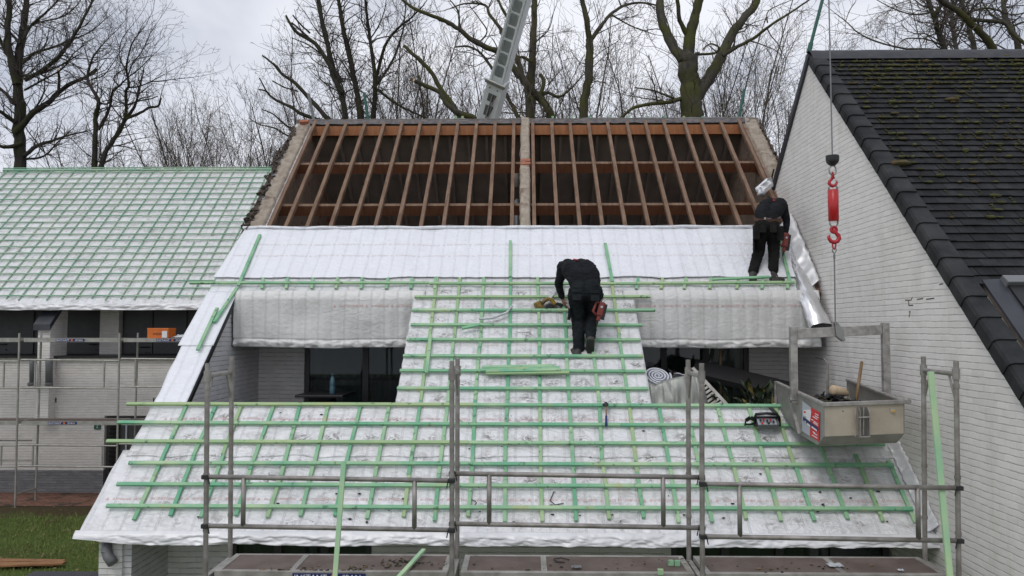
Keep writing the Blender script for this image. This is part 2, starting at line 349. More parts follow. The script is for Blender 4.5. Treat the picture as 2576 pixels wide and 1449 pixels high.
go = g.build('grass', plain('grass blades', (.085, .14, .024), .8, 0, (.20, .245, .06), 3), fix=False); tag(go, 'short green grass growing in front of the far brick house', 'grass', kind='stuff')
lf = MB()
for _ in range(900):
    x, y = gr.uniform(-13, -5), gr.uniform(12, 20.6); c = Vector((x, y, .05)); a = gr.uniform(0, 6.28); r_ = gr.uniform(.015, .04)
    d1 = Vector((math.cos(a), math.sin(a), gr.uniform(-.4, .6)))*r_; d2 = Vector((-math.sin(a), math.cos(a), gr.uniform(-.4, .6)))*r_*.6
    lf.add([c-d1, c+d2, c+d1, c-d2], [(0, 1, 2, 3)])
tag(lf.build('fallen_leaves', plain('fallen leaf', (.13, .08, .04), .8, 0, (.22, .15, .08), 2), fix=False), 'scattered brown fallen leaves on the lawn', 'leaves', kind='stuff')
# ================================================================ MAIN HOUSE
XL, XG, XR = -4.92, -4.56, 4.58
YB = 13.55                                                  # back wall of the two roof terraces
sR = MR.at(1288, 301)[1]; ridge = MR.p(0, sR)
s6, s14, sU = sy(1024), sy(735), sy(577)
xc = lambda y, x: MR.at(x, y)[0]
CX0, CX1 = -1.73, 1.66
house = thing('house', (0, 13, 0), 'brick house being re-roofed: bare brown rafters at the ridge above white foil and green battens', 'house')
def roofpoly(X, pts, h=0): return [MR.p(X, s, h) for s in pts]
# gable, party and inner walls
def gable(x0, x1, h, sa, zlow, name, mat, yend=24.0):
    a = MR.p(x0, sa, h); b = MR.p(x0, sR, h)
    poly = [(x0, a.y, zlow), a, b, (x0, 2*b.y-a.y if yend is None else yend, b.z-(yend-b.y)*math.tan(SLOPE)), (x0, yend, zlow)]
    return MB().prism(poly, (x1-x0, 0, 0)).build(name, mat, house)
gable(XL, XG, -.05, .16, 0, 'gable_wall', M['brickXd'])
gable(4.57, 4.92, -.03, (13.62-9.1)/MR.c, 3.0, 'gable_wall', M['oldwall'])
gable(-.10, .075, -.03, sy(640), 4.6, 'party_wall', M['oldwall'])
_i0, _i1 = MR.p(XG, sU-.5, -.10), MR.p(XG, sR, -.10)
MB().prism([(XG, _i0.y, 5.3), _i0, _i1, (XG, 20, _i1.z-(20-_i1.y)*math.tan(SLOPE)), (XG, 20, 5.3)], (.006, 0, 0)).build('inner_wall_face', M['oldwall'], house)
# rough wall tops: mortar and bricks laid along the slope
def walltop(x0, x1, sa, sb, h, name, amp=.045):
    n = int((sb-sa)/.05)
    def fn(u, v):
        s = sa+(sb-sa)*v; x = x0+(x1-x0)*u; e = 0 if 0 < u < 1 else -.16
        st = .5+.5*math.sin(s*2*math.pi/.24+2*noise.noise(Vector((x*3, s*2, 4))))
        k = noise.noise(Vector((x*9, s*9, 1)))*amp+noise.noise(Vector((x*30, s*30, 2)))*amp*.5+st*.018
        return MR.p(x+noise.noise(Vector((s*6, x*2, 9)))*.02, s, h+k+e)
    return MB().grid(8, n, fn).build(name, M['mortar'], house, smooth=True)
walltop(XL+.07, XG-.0, sU-.35, sR-.05, .0, 'wall_top'); walltop(4.60, 4.90, sU-.05, sR-.02, .0, 'wall_top'); walltop(-.115, .09, sU+.03, sR+.03, .045, 'wall_top', .02)
b = MB()
for x0, s in ((XL+.12, sR-.14), (-.10, sy(410)), (-.10, sy(418))): b.beam(MR.p(x0, s, .03), MR.p(x0+.19, s, .035), .09, .08, MR.n)
b.build('bare_brick', M['oldbrick'], house, bevel=.008)
# tarred, ragged outer flank of the two gables
def flank(x, w, sa, sb, name):
    n = int((sb-sa)/.035)
    def fn(u, v):
        s = sa+(sb-sa)*v; k = noise.noise(Vector((s*7, u*3, 7)))*.05+noise.noise(Vector((s*25, u*8, 3)))*.025
        return MR.p(x-w*(.15+u*.85)*(1 if x < 0 else -1)+k*.8, s, .02-.22*u**1.5+k)
    return MB().grid(6, n, fn).build(name, M['tar'], house, smooth=True)
flank(XL+.08, .20, sU-.1, sR-.2, 'tarred_flank'); flank(4.88, .12, sU+.3, sR-.1, 'tarred_flank')
fr = MB(); fq = random.Random(5)
for i in range(90):                                         # slate and mortar scraps clinging to the tarred edge
    s = fq.uniform(sU, sR-.3); x = XL+.10-fq.uniform(0, .12); p = MR.p(x, s, fq.uniform(0, .05)); q = Vector((fq.uniform(-1, 1), fq.uniform(-1, 1), fq.uniform(-1, 1))).normalized()
    fr.beam(p-q*.05, p+q*.05, fq.uniform(.03, .08), .015, (q.y, q.z, q.x+.1))
fr.build('mortar_scraps', M['tar'], house)['kind'] = 'stuff'
# rear slope seen from inside, its rafters, ridge
YE = 24.2
def bk(X, y, h): return Vector((X, y+h*MR.s, ridge.z-(y-ridge.y)*math.tan(SLOPE)+h*MR.c))
MB().hexa([bk(XL, ridge.y+.12, -.14), bk(4.92, ridge.y+.12, -.14), bk(4.92, YE, -.14), bk(XL, YE, -.14), bk(XL, ridge.y-.02, .0), bk(4.92, ridge.y-.02, .0), bk(4.92, YE, .0), bk(XL, YE, .0)]).build('rear_roof', M['inner'], house)
rx = [790+6, 830, 873.7, 922, 968.7, 1013.7, 1060, 1107, 1153.7, 1200, 1247, 1293.7, 1340, 1387, 1433.7, 1480, 1527, 1575, 1622, 1668.7, 1719, 1764, 1810.6, 1858]
RXS = [xc(301, x) for x in rx]
for X in RXS[1:-1]:
    MB().beam(bk(X+.2, ridge.y+.15, -.20), bk(X+.2, YE, -.20), .06, .11, (0, MR.s, MR.c)).build('rear_rafter', M['inner'], house)
for yy in (19.0, 21.4): MB().box(XG, 4.57, yy-.05, yy+.05, bk(0, yy, -.47).z, bk(0, yy, -.27).z).build('rear_purlin', M['attic'], house)
MB().box(XG, 4.57, YB+.1, YE, 5.2, 5.35).build('attic_floor', M['attic'], house)
MB().box(XL, 4.92, YE-.3, YE-.05, 0, ridge.z-(YE-ridge.y)*math.tan(SLOPE)-.05).build('rear_wall', M['brickL'], house)
for i, X in enumerate(RXS):
    edge = i in (0, len(RXS)-1); j = rnd.uniform(-.008, .008)
    MB().beam(MR.p(X, sU-.6, -.045), MR.p(X+j, sR-.01, -.045+(.012 if not edge else .02)), .066, .085, MR.n).build('rafter', M['rafter'], house, bevel=.004)
for yp in (400, 504):
    s = sy(yp)
    for x0, x1 in ((XG, -.10), (.075, 4.57)):
        MB().beam(MR.p(x0, s, -.20), MR.p(x1, s, -.20), .20, .075, MR.u).build('purlin', M['purlin'], house)
        MB().beam(MR.p(x0, s, -.0935), MR.p(x1, s, -.0935), .078, .012, MR.n).build('purlin_lit_strip', M['rafter'], house)  # daylight on the purlin's upper face, put on as a strip of paler wood
for x0, x1 in ((XG, -.10), (.075, 4.57)):
    zt = ridge.z-.155; MB().box(x0, x1, ridge.y-.12, ridge.y-.03, zt-.20, zt).build('ridge_beam', M['ridgew'], house)
def felt(u, v):
    X = -4.80+9.55*u; t = noise.noise(Vector((X*5, v*3, 2)))*.018; w = (v-.5)*2
    return Vector((X, ridge.y+w*.16+.04, ridge.z+.04-abs(w)**1.5*.15+t))
MB().grid(140, 8, felt).build('ridge_felt', M['ridge'], house, smooth=True)
def felt2(u, v):
    X = -4.55+9.1*u; t = noise.noise(Vector((X*6, v*3, 5)))*.012; return MR.p(X, sR-.20+.20*v, -.105+t)
MB().grid(120, 4, felt2).build('ridge_felt', M['ridge'], house, smooth=True)
for i, x in enumerate((1148, 1165, 1391, 1438, 1486, 1535, 1580, 1628, 1672, 1722, 1770)):
    p = pY(x, 299, ridge.y+.22); MB().beam(p-Vector((0, 0, .1)), p+Vector((rnd.uniform(-.02, .02), 0, .06)), .05, .03, (0, 1, 0)).build('ridge_batten_end', M['bat'], house)
MB().tube([(-.175, 15.35, 5.3), (-.175, 15.35, 6.98), (-.17, 15.5, 7.0)], .055, 10).build('vent_pipe', M['pipe'], house, smooth=True)
MB().tube([(-.175, 15.9, 7.35), (-.175, 15.9, 7.75)], .055, 10).build('vent_pipe', plain('asbestos grey', (.33, .32, .30), .8), house, smooth=True)
# roof body under the foil, terraces, ground floor
def slab(x0, x1, sa, sb, h0, h1, name, mat): return MB().hexa([MR.p(x0, sa, h0), MR.p(x1, sa, h0), MR.p(x1, sb, h0), MR.p(x0, sb, h0), MR.p(x0, sa, h1), MR.p(x1, sa, h1), MR.p(x1, sb, h1), MR.p(x0, sb, h1)]).build(name, mat, house)
slab(XG, XR, .02, s6-.03, -.2, -.03, 'roof_deck', M['attic'])
slab(XG, XR, s14+.02, sU-.06, -.2, -.03, 'roof_deck', M['attic'])
a, c_ = MR.p(0, s6-.02, -.05), MR.p(0, s14+.05, -.05)
MB().prism([(CX0+.02, a.y, 2.7), (CX0+.02, a.y, a.z), (CX0+.02, c_.y, c_.z), (CX0+.02, YB, c_.z), (CX0+.02, YB, 2.7)], (CX1-CX0-.04, 0, 0)).build('dormer_body', M['black'], house)
MB().box(XG, XR, 10.0, YB, 2.55, 2.70).build('terrace_floor', M['grey'], house)
wp = MR.p(0, s6, -.03)
MB().box(XG, XR, wp.y-.02, wp.y+.12, 2.7, wp.z-.05).build('parapet', M['brickY'], house)
MB().box(XG, XR, YB+.06, YB+.2, 2.7, 6.0).build('terrace_wall', M['brickY'], house)
def window(x0, x1, z0, z1, y, nm, panes, curtain=True):
    w = MB(); fw = .075
    w.box(x0, x0+fw, y-.03, y+.03, z0, z1).box(x1-fw, x1, y-.03, y+.03, z0, z1).box(x0+fw, x1-fw, y-.03, y+.03, z1-fw, z1).box(x0+fw, x1-fw, y-.03, y+.03, z0, z0+fw)
    fo = w.build('window', M['darkframe'], house)
    for k in range(1, panes):
        xm = x0+(x1-x0)*k/panes; MB().box(xm-.05, xm+.05, y-.035, y+.028, z0+fw, z1-fw).build('mullion', M['darkframe'], fo)
    MB().box(x0+fw, x1-fw, y-.004, y+.004, z0+fw, z1-fw).build('pane', M['glass'], fo)
    if curtain:
        MB().grid(int((x1-x0)/.02), 1, lambda u, v: (x0+.02+(x1-x0-.04)*u, y+.12+.025*math.sin(u*(x1-x0)*28+2*math.sin(u*11)), z0+(z1-z0)*v)).build('curtain', M['curtain'], fo)
    MB().box(x0, x1, y+.4, y+.45, z0, z1).build('room_backdrop', M['room'], fo)
    return fo
# openings are cut by building the wall in pieces: remove the plain terrace wall and lay panels
bpy.data.objects.remove([o for o in house.children if o.name.startswith('terrace_wall')][0])
tx = pY(765, 940, YB).x
MB().box(XG, tx, YB, YB+.2, 2.7, 6.0).build('terrace_wall', M['brickY'], house)
window(tx+.004, CX0+.03, 2.72, 5.6, YB+.06, 'w', 2)
tr = pY(1885, 940, YB).x
MB().box(tr, 4.57, YB, YB+.2, 2.7, 5.9).build('terrace_wall', M['brickY'], house)
window(CX1-.03, tr-.004, 2.72, 5.6, YB+.06, 'w', 3)
YF = 10.2
fx1, fx2, fx3 = pY(578, 1390, YF).x, pY(935, 1390, YF).x, pY(1688, 1390, YF).x
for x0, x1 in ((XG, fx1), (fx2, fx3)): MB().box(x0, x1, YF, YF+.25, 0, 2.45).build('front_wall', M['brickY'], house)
window(fx1+.004, fx2-.004, .1, 2.4, YF+.05, 'w', 3); window(fx3+.004, XR-.02, .1, 2.4, YF+.05, 'w', 4)
p0 = MR.p(0, .12, -.06)
MB().box(XL, XL+.27, p0.y-.02, p0.y+.3, 0, p0.z-.02).build('gable_pier', M['brickY'], house)
e = [pY(268, 1366, 9.18), pY(268, 1385, 9.16), pY(272, 1400, 9.15), pY(284, 1416, 9.12)]
MB().tube([e[0], e[1], e[2], e[3]], [.056, .058, .058, .06], 14).tube([e[1]+Vector((0, 0, .01)), e[1]-Vector((0, 0, .015))], .06, 14).build('downpipe', M['pipe'], house, smooth=True)
# ---------------------------------------------------------------- foil membranes
cbx = [340, 427, 505, 592, 673, 755, 842, 924, 1015, 1094, 1177, 1270, 1364, 1449, 1532, 1619, 1705, 1789, 1876, 1962, 2046, 2131, 2217, 2297]
cby = [1310]*24
CBX = [xc(1310, x) for x in cbx]
def pillow(X, s):
    k = 0
    for i in range(len(CBX)-1):
        if CBX[i] <= X < CBX[i+1]:
            t = (X-CBX[i])/(CBX[i+1]-CBX[i]); k = math.sin(math.pi*t)**.8*.016*(.6+.5*noise.noise(Vector((i*3.3, s*2.5, 1)))); break
    return k+noise.noise(Vector((X*4, s*5, 0)))*.007
def flat_h(X, s): w = X+.12*noise.noise(Vector((X, s*2, 6))); return noise.noise(Vector((w*2.2, s*.8, 3)))*.018+noise.noise(Vector((w*6, s*.9, 8)))*.011+noise.noise(Vector((w*13, s*1.3, 1)))*.004
def sheet(name, x0, x1, sa, sb, h0, hf, mat, res=.035, edge0=None, edge_lo=None, thick=.006):
    nu, nv = max(2, int((x1-x0)/res)), max(2, int((sb-sa)/res))
    def fn(u, v):
        lo = sa+(edge_lo(x0+(x1-x0)*u) if edge_lo else 0); s = lo+(sb-lo)*v; xl = x0+(edge0(s) if edge0 else 0); X = xl+(x1-xl)*u; return MR.p(X, s, h0+hf(X, s))
    o = MB().grid(nu, nv, fn).build(name, mat, house, smooth=True, solid=thick, fix=False)
    if mat is M['mem']:
        ca = o.data.color_attributes.new('boot', 'FLOAT_COLOR', 'POINT'); vals = []
        for v in o.data.vertices:
            X = v.co.x; s = (v.co.y+13-MR.Ye)*MR.c+(v.co.z-MR.Ze)*MR.s; k = 0
            for cx, cs, rx_, rs_, w in BOOT:
                d = ((X-cx)/rx_)**2+((s-cs)/rs_)**2
                if d < 4: k += w*math.exp(-d)
            vals += [min(1, k)]*3+[1]
        ca.data.foreach_set('color', vals)
    return o
BOOT = []
_b = random.Random(44); _rs = [sy(y) for y in (1340, 1285, 1232, 1180, 1128, 1078, 1028, 985, 941, 903, 863, 825, 788, 754, 720)]
for j in range(len(_rs)-1):
    for i in range(len(CBX)-1):
        m_ = (CBX[i]+CBX[i+1])/2; w_ = CBX[i+1]-CBX[i]
        if _b.random() < .82: BOOT.append((m_+_b.uniform(-.08, .08), _rs[j]+.12+_b.uniform(-.02, .06), w_*_b.uniform(.20, .34), _b.uniform(.05, .09), _b.uniform(.35, 1.5)*(.55 if j < 2 or i > 19 else 1)))
# printed line: BUITENZIJDE ▲ EXTERNAL SIDE ▲ FACE EXTERIEURE ▲
def text_mesh(body, size):
    cu = bpy.data.curves.new('t', 'FONT'); cu.body = body; cu.size = size; cu.resolution_u = 1; cu.shear = .15
    o = bpy.data.objects.new('t', cu); COL.objects.link(o); bpy.context.view_layer.update()
    me = o.evaluated_get(bpy.context.evaluated_depsgraph_get()).to_mesh(); vs = [v.co.copy() for v in me.vertices]; fs = [tuple(p.vertices) for p in me.polygons]
    bpy.data.objects.remove(o); bpy.data.curves.remove(cu); return vs, fs
WORDS = []
_x = 0
for w_ in ('BUITENZIJDE', 'EXTERNAL SIDE', 'FACE EXTERIEURE'):
    vs, fs = text_mesh(w_, .047); m = max(v.x for v in vs); WORDS.append(([Vector((v.x+_x, v.y, 0)) for v in vs], fs)); _x += m+.035
    WORDS.append(([Vector((_x, 0, 0)), Vector((_x+.042, 0, 0)), Vector((_x+.021, .040, 0))], [(0, 1, 2)])); _x += .042+.04
PERIOD = _x
def print_line(place, x0, x1, s, flip, mat, name='printed_line', off=0.0):
    mb = MB(); k = math.floor((x0-off)/PERIOD)-1
    while off+k*PERIOD < x1:
        for vs, fs in WORDS:
            if flip: P = [(-(v.x)+off+(k+1)*PERIOD, s-v.y) for v in vs]
            else: P = [(v.x+off+k*PERIOD, s+v.y) for v in vs]
            if min(p[0] for p in P) > x0 and max(p[0] for p in P) < x1: mb.add([place(*p) for p in P], fs)
        k += 1
    return mb.build(name, mat, house, fix=False)
wav = lambda a, f, ph=0: (lambda X: noise.noise(Vector((X*f, ph, 5)))*a)
h1 = lambda X, s: pillow(X, s)*(.5 if X < CBX[0] else 1)
lowA = sheet('membrane', -5.10, XR+.02, .0, sy(1135), .002, h1, M['mem'], edge0=lambda s: noise.noise(Vector((s*3, 1, 1)))*.02+.02*s)
lowB = sheet('membrane', -4.98, XR+.02, sy(1152), s6, .010, h1, M['mem'], edge_lo=wav(.035, 2.6), edge0=lambda s: noise.noise(Vector((s*4, 2, 1)))*.02)
cen = sheet('membrane', CX0, CX1, s6-.05, s14+.03, .012, h1, M['mem'], edge0=lambda s: noise.noise(Vector((s*6, 4, 1)))*.02)
ver = sheet('membrane', -4.97, XG+.03, s6-.05, sy(715), .014, lambda X, s: flat_h(X, s)*.6, M['memU'], edge0=lambda s: noise.noise(Vector((s*2.5, 7, 1)))*.018)
vb = sheet('membrane', -5.02, XG+.05, sy(873), sy(735), .024, lambda X, s: flat_h(X, s)*.6, M['memU'], edge0=lambda s: .03*(s-sy(873)))
up = sheet('membrane', -4.90, 4.46, sy(702), sU, .028, lambda X, s: flat_h(X, s)+.014*max(0, 1-(s-sy(702))/.25), M['memU'], edge_lo=wav(.035, 1.5, 2), edge0=lambda s: -.10+.10*(s-sy(702)))
mid = sheet('membrane', -4.95, 4.5, sy(741), sy(690), .006, flat_h, M['mem'])
hem = MB().grid(240, 8, lambda u, v: MR.p(-4.9+9.3*u, sU+math.sin(v*6.28)*.03+noise.noise(Vector((u*14, 0, 0)))*.03, .045+math.cos(v*6.28)*.028+noise.noise(Vector((u*30, v, 2)))*.012)); hem.build('membrane_hem', M['memU'], house, smooth=True)
MB().beam(MR.p(XG+.035, s6, -.04), MR.p(XG+.035, s14, -.04), .02, .07, MR.n).build('verge_board', M['black'], house)
# verge foil: dark broken mortar line under its inner edge
# eaves: foil folded over the edge and hanging crumpled
def facet(a, b, seed):                                       # piecewise flat, like creased foil
    s_ = (a+b)*.366; a, b = a+s_, b+s_*1.3; i, j = math.floor(a), math.floor(b); u, v = a-i, b-j
    h = lambda p, q: (math.sin(p*127.1+q*311.7+seed*74.7)*43758.5453) % 1.0
    if u > v: return h(i, j)*(1-u)+h(i+1, j)*(u-v)+h(i+1, j+1)*v
    return h(i, j)*(1-v)+h(i, j+1)*(v-u)+h(i+1, j+1)*u
def crump(a, b, k=1.0):                                      # a, b in metres
    w = noise.noise(Vector((a*3, b*4, 2)))*.05
    return ((facet((a+w)*6.5, b*11, 1)-.5)*.75+(facet((a-w)*15, b*22+.3, 2)-.5)*.35)*k
def eav(u, v):
    X = -5.14+(XR+.04+5.14)*u; L = .098 if X > -4.5 else .045+.053*max(0, (X+5.14)/.64)
    s = .02-.06*min(1, v*3); q = MR.p(X, s, .012); d = max(0, v-.25)/.75
    dy = crump(X, d*.16)*.05*min(1, v*2.5)*(1 if X > -4.3 else max(.15, (X+5.14)/.84)); lw = noise.noise(Vector((X*1.1, 3, 0)))*.02
    return q+Vector((0, -.02*d+dy, -L*d+dy*.3+lw*d))
MB().grid(620, 22, eav).build('eaves_foil', M['hem'], house, smooth=True, solid=.004, fix=False)
# foil flaps hanging in front of the terraces
def flap(x0, x1, seed, name):
    top = MR.p(0, sy(737), .02); L0 = .945
    def fn(u, v):
        X = x0+(x1-x0)*u; L = L0+.02*noise.noise(Vector((X*1.3, seed, 0)))-.06*abs(u-.5)
        t = v*L; b_ = min(1, t/.14); y = top.y-.10*math.sin(b_*1.2)+.015*math.sin(X*30.6)*min(1, t*3)*.5+noise.noise(Vector((X*2, t*1.5, seed)))*.045*min(1, t*2)
        z = top.z+.02-.05*b_*b_-max(0, t-.05)*.94
        h = max(0, (v-.86)/.14)
        if v > .86: y += -.020*math.sin(h*3.14)+crump(X, h*.15+seed)*.05; z += crump(X*.8+3, h*.3)*.008
        if v > .845 and v < .875: y += .012
        return Vector((X, y, z))
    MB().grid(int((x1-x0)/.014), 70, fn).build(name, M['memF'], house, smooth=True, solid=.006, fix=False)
    return fn
FL = ((-4.53, -1.56, 1.0), (1.50, 4.50, 9.0))
for x0, x1, sd in FL:
    fn = flap(x0, x1, sd, 'foil_flap')
    def pl(X, s, fn=fn, x0=x0, x1=x1): return fn((X-x0)/(x1-x0), s)+Vector((0, -.012, 0))
    class _P: pass
    def plv(X, s, fn=fn, x0=x0, x1=x1):
        v = .285-(s/.94)/.945; return fn(min(1, max(0, (X-x0)/(x1-x0))), v)+Vector((0, -.014, 0))
    print_line(plv, x0+(1.25 if x0 < 0 else .1), x1-.08, 0, False, M['printF'], off=.3)
def pm(h0, hf): return lambda X, s: MR.p(X, s, h0+hf(X, s)+.004)
print_line(pm(.002, h1), -5.03, XR-.1, sy(1262), False, M['printF'], off=.1)
print_line(pm(.002, h1), -5.03, XR-.1, sy(1203), True, M['print'], off=.5)
print_line(pm(.010, h1), -4.9, XR-.1, sy(1060), False, M['printF'], off=.35)
print_line(pm(.012, h1), CX0+.04, CX1-.04, sy(1020), True, M['print'], off=.2)
print_line(pm(.014, lambda X, s: flat_h(X, s)*.6), -4.93, XG, sy(1014), True, M['printF'], off=.2)
print_line(pm(.014, lambda X, s: flat_h(X, s)*.6), -4.93, XG, sy(897), False, M['print'], off=.1)
print_line(pm(.012, h1), CX0+.04, CX1-.04, sy(869), True, M['print'], off=.0)
print_line(pm(.012, h1), CX0+.04, CX1-.04, sy(766), False, M['print'], off=.6)
print_line(pm(.006, flat_h), -4.4, 4.4, sy(733), True, M['print'], off=.45)
upf = lambda X, s: flat_h(X, s)+.014*max(0, 1-(s-sy(702))/.25)
print_line(pm(.028, upf), -4.85, 4.4, sy(648), False, M['print'], off=.15); print_line(pm(.028, upf), -4.85, 4.4, sy(617), True, M['print'], off=.75)
# ---------------------------------------------------------------- battens and counter battens nailed to the roof
def rb(name, x0, y0, x1, y1, h, w=.045, t=.026, par=house, jit=.004, roof=MR, mat=None):   # pixel ends on the roof plane
    a, b_ = roof.at(x0, y0), roof.at(x1, y1)
    return MB().beam(roof.p(*a, h+rnd.uniform(-jit, jit)), roof.p(*b_, h+rnd.uniform(-jit, jit)), w, t, roof.n).build(name, mat or M['bat'], par, bevel=.003)
HC, HB = .034, .063
rows = [(272,1281,2292,1289), (298,1226,2267,1234), (328,1173,2244,1178), (272,1118,2222,1126), (300,1071,2004,1079), (322,1024,1967,1029)]
cut = {0: (1520,), 1: (860, 1520), 2: (1190, ), 3: (1180, 2010), 4: (760, 1560), 5: (1190,)}
for i, (xa, ya, xb, yb) in enumerate(rows):                 # each run is laid from two or three lengths butted end to end
    ends = [xa]+list(cut[i])+[xb]
    for j in range(len(ends)-1):
        yy = lambda x: ya+(yb-ya)*(x-xa)/(xb-xa)
        rb('batten', ends[j]+(.6 if j else 0), yy(ends[j])+rnd.uniform(-.5, .5), ends[j+1], yy(ends[j+1])+rnd.uniform(-.5, .5), HB, .046, .033)
for xa, ya, xb, yb in [(1000,985,1630,986), (1007,941,1622,943), (1015,903,1617,904), (1024,862,1610,863), (1034,825,1615,826), (1037,788,1647,788), (1044,755,1635,754)]: rb('batten', xa, ya, xb, yb, HB, .046, .033)
rb('batten', 480, 719.5, 1080, 720, HB, .046, .033); rb('batten', 1081, 721, 1600, 721.5, HB, .046, .033); rb('batten', 1601, 721, 1997, 718.5, HB, .046, .033)
for i, X in enumerate(CBX):
    s1 = s6+rnd.uniform(.02, .05); s0 = sy(1310+rnd.uniform(-6, 8)); X1 = X+rnd.uniform(-.02, .02)
    if i >= 22: s1 = sy((1145, 1160)[i-22]); X1 = min(X, XR-.06)
    if CX0 < X < CX1: s1 = sy(rnd.uniform(1010, 1018))
    sm_ = sy(rnd.uniform(1150, 1215)); Xm = X+rnd.uniform(-.015, .015)
    for a_, b_, xa, xb in ((s0, sm_, X, Xm), (sm_+.004, s1, Xm+rnd.uniform(-.012, .012), X1)):
        MB().beam(MR.p(xa, a_, HC), MR.p(xb, b_, HC), .044, .027, MR.n).build('counter_batten', M['bat'], house, bevel=.003)
    if CX0+.05 < X < CX1-.05:
        s2 = sy(rnd.uniform(840, 880)); s3 = sy(703)
        MB().beam(MR.p(X1, s1+.004, HC), MR.p(X, s2, HC), .044, .027, MR.n).build('counter_batten', M['bat'], house, bevel=.003)
        MB().beam(MR.p(X+.01, s2+.004, HC), MR.p(X, s3, HC), .044, .027, MR.n).build('counter_batten', M['bat'], house, bevel=.003)
for x in (662, 723, 787, 848, 911, 974, 1036, 1096, 1602, 1664, 1722, 1786, 1854, 1917, 1981):
    rb('counter_batten', x-2, 732, x+rnd.uniform(0, 3), 705, HC+.01, .044, .027)
for a_ in ((1283.5, 704, 1284, 613), (1540, 716, 1522, 620), (602, 726, 656, 598), (541, 818, 599, 732), (500, 889, 549, 783), (1985, 716, 1958, 600)):
    rb('counter_batten', *a_, .062, .048, .03)
rb('batten', 1790, 712, 1935, 706, .075, .045, .027)
# foil sausage, upstand along the neighbour wall
def ftube(name, pts, r, mat, seed, n=28, fl=.75):
    P = [Vector(p) for p in pts]; L = len(P)-1
    def fn(u, v):
        k = v*L; i = min(int(k), L-1); c = P[i].lerp(P[i+1], k-i); d = (P[i+1]-P[i]).normalized(); x = d.cross(Vector((0, 0, 1))).normalized(); y = x.cross(d); t = u*2*math.pi
        rr = (r[i]+(r[i+1]-r[i])*(k-i))*(1+.22*noise.noise(Vector((math.cos(t)*2, math.sin(t)*2, v*5+seed)))+.10*noise.noise(Vector((math.cos(t)*5, math.sin(t)*5, v*16+seed))))
        return c+x*math.cos(t)*rr+y*math.sin(t)*rr*fl
    return MB().grid(n, 60, fn)
ft = ftube('foil_sausage', [pY(1992, 640, 13.1), pY(1996, 664, 12.98), pY(2012, 702, 12.66), pY(2038, 762, 12.2), pY(2064, 824, 11.95)], [.05, .12, .135, .15, .165], M['foil'], 2)
lone(ft, 'foil_tube', M['foil'], 'shiny silver foil tube sloping down along the white brick wall', 'foil', smooth=True)
up2 = MB().grid(6, 60, lambda u, v: Vector((4.57-.20*u+.03*noise.noise(Vector((v*14, u*2, 1))), 0, 0))+MR.p(0, sy(718+14*u)+(sy(560)-sy(718))*v, (.20-.17*u)*(.55+.45*v)+.03*noise.noise(Vector((v*9, 2, u)))))
up2.build('wall_foil', plain('matt silver foil', (.78, .78, .79), .42, .5, (.68, .68, .69), 6, .4, 12), house, smooth=True, solid=.004)
MB().grid(5, 80, lambda u, v: MR.p(XR+.012-.09*u+.02*noise.noise(Vector((v*18, u*2, 5))), .05+(sy(1120)-.05)*v, .13*(1-u)**2+.02+.02*noise.noise(Vector((v*25, u, 9))))).build('wall_foil', M['hem'], house, smooth=True, solid=.004)
# ================================================================ FAR HOUSE with the finished batten grid
lh = thing('house', (LR.at(250, 600)[0], 24, 0), 'white brick house with a finished green batten grid on its low roof', 'house')
lx0 = LR.at(8, 431)[0]; lx1 = -5.0; sT = LR.at(300, 430)[1]
def lbulge(X, s): return noise.noise(Vector((X*2.4, s*3.2, 0)))*.02
MB().grid(300, 120, lambda u, v: LR.p(lx0+(lx1-lx0)*u, sT*v, lbulge(lx0+(lx1-lx0)*u, sT*v))).build('membrane', M['memL'], lh, smooth=True, solid=.006, fix=False)
MB().hexa([LR.p(lx0, .05, -.2), LR.p(lx1, .05, -.2), LR.p(lx1, sT, -.2), LR.p(lx0, sT, -.2), LR.p(lx0, .05, -.03), LR.p(lx1, .05, -.03), LR.p(lx1, sT, -.03), LR.p(lx0, sT, -.03)]).build('roof', M['attic'], lh)
lr = LR.p(0, sT); MB().prism([(lx0, lr.y, lr.z), (lx0, lr.y+6.2, lr.z-5.45), (lx0, lr.y+6.2, lr.z-5.6), (lx0, lr.y, lr.z-.2)], (lx1-lx0, 0, 0)).build('rear_roof', M['slate'] if False else M['inner'], lh)
MB().grid(420, 14, lambda u, v: LR.p(lx0+(lx1-lx0)*u, .03-.05*min(1, v*2.5), .015)+Vector((0, crump((lx0+(lx1-lx0)*u)*.6, v*.2)*.07*min(1, v*3), -.19*max(0, v-.2)+noise.noise(Vector((u*30, 1, 1)))*.015*v))).build('eaves_foil', M['hem'], lh, smooth=True, solid=.004, fix=False)
lrows = [634,651,672,691,711,730,751,771,794,814,837,858,882,905,929,953,978,1005,1031,1058,1086,1114]
for k, y in enumerate(lrows):
    s = LR.at(300, y*.6708)[1]; c_ = lx0+(lx1-lx0)*rnd.uniform(.3, .7)
    for a_, b_ in ((lx0-.05, c_), (c_+.004, lx1-rnd.uniform(.0, .3))):
        MB().beam(LR.p(a_, s+rnd.uniform(-.01, .01), .05), LR.p(b_, s+rnd.uniform(-.01, .01), .05), .036, .024, LR.n).build('batten', M['batL'], lh)
cb0 = [21.7,55,91.7,125,161.7,198,235,271.7,308,343,376.7,413,448,483,520]
lX = [LR.at(x, 747)[0] for x in cb0]
gap = (lX[-1]-lX[0])/(len(lX)-1); Xs = [lX[0]-gap*k for k in range(1, 16) if lX[0]-gap*k > lx0]+lX+[lX[-1]+gap*k for k in range(1, 24) if lX[-1]+gap*k < lx1]
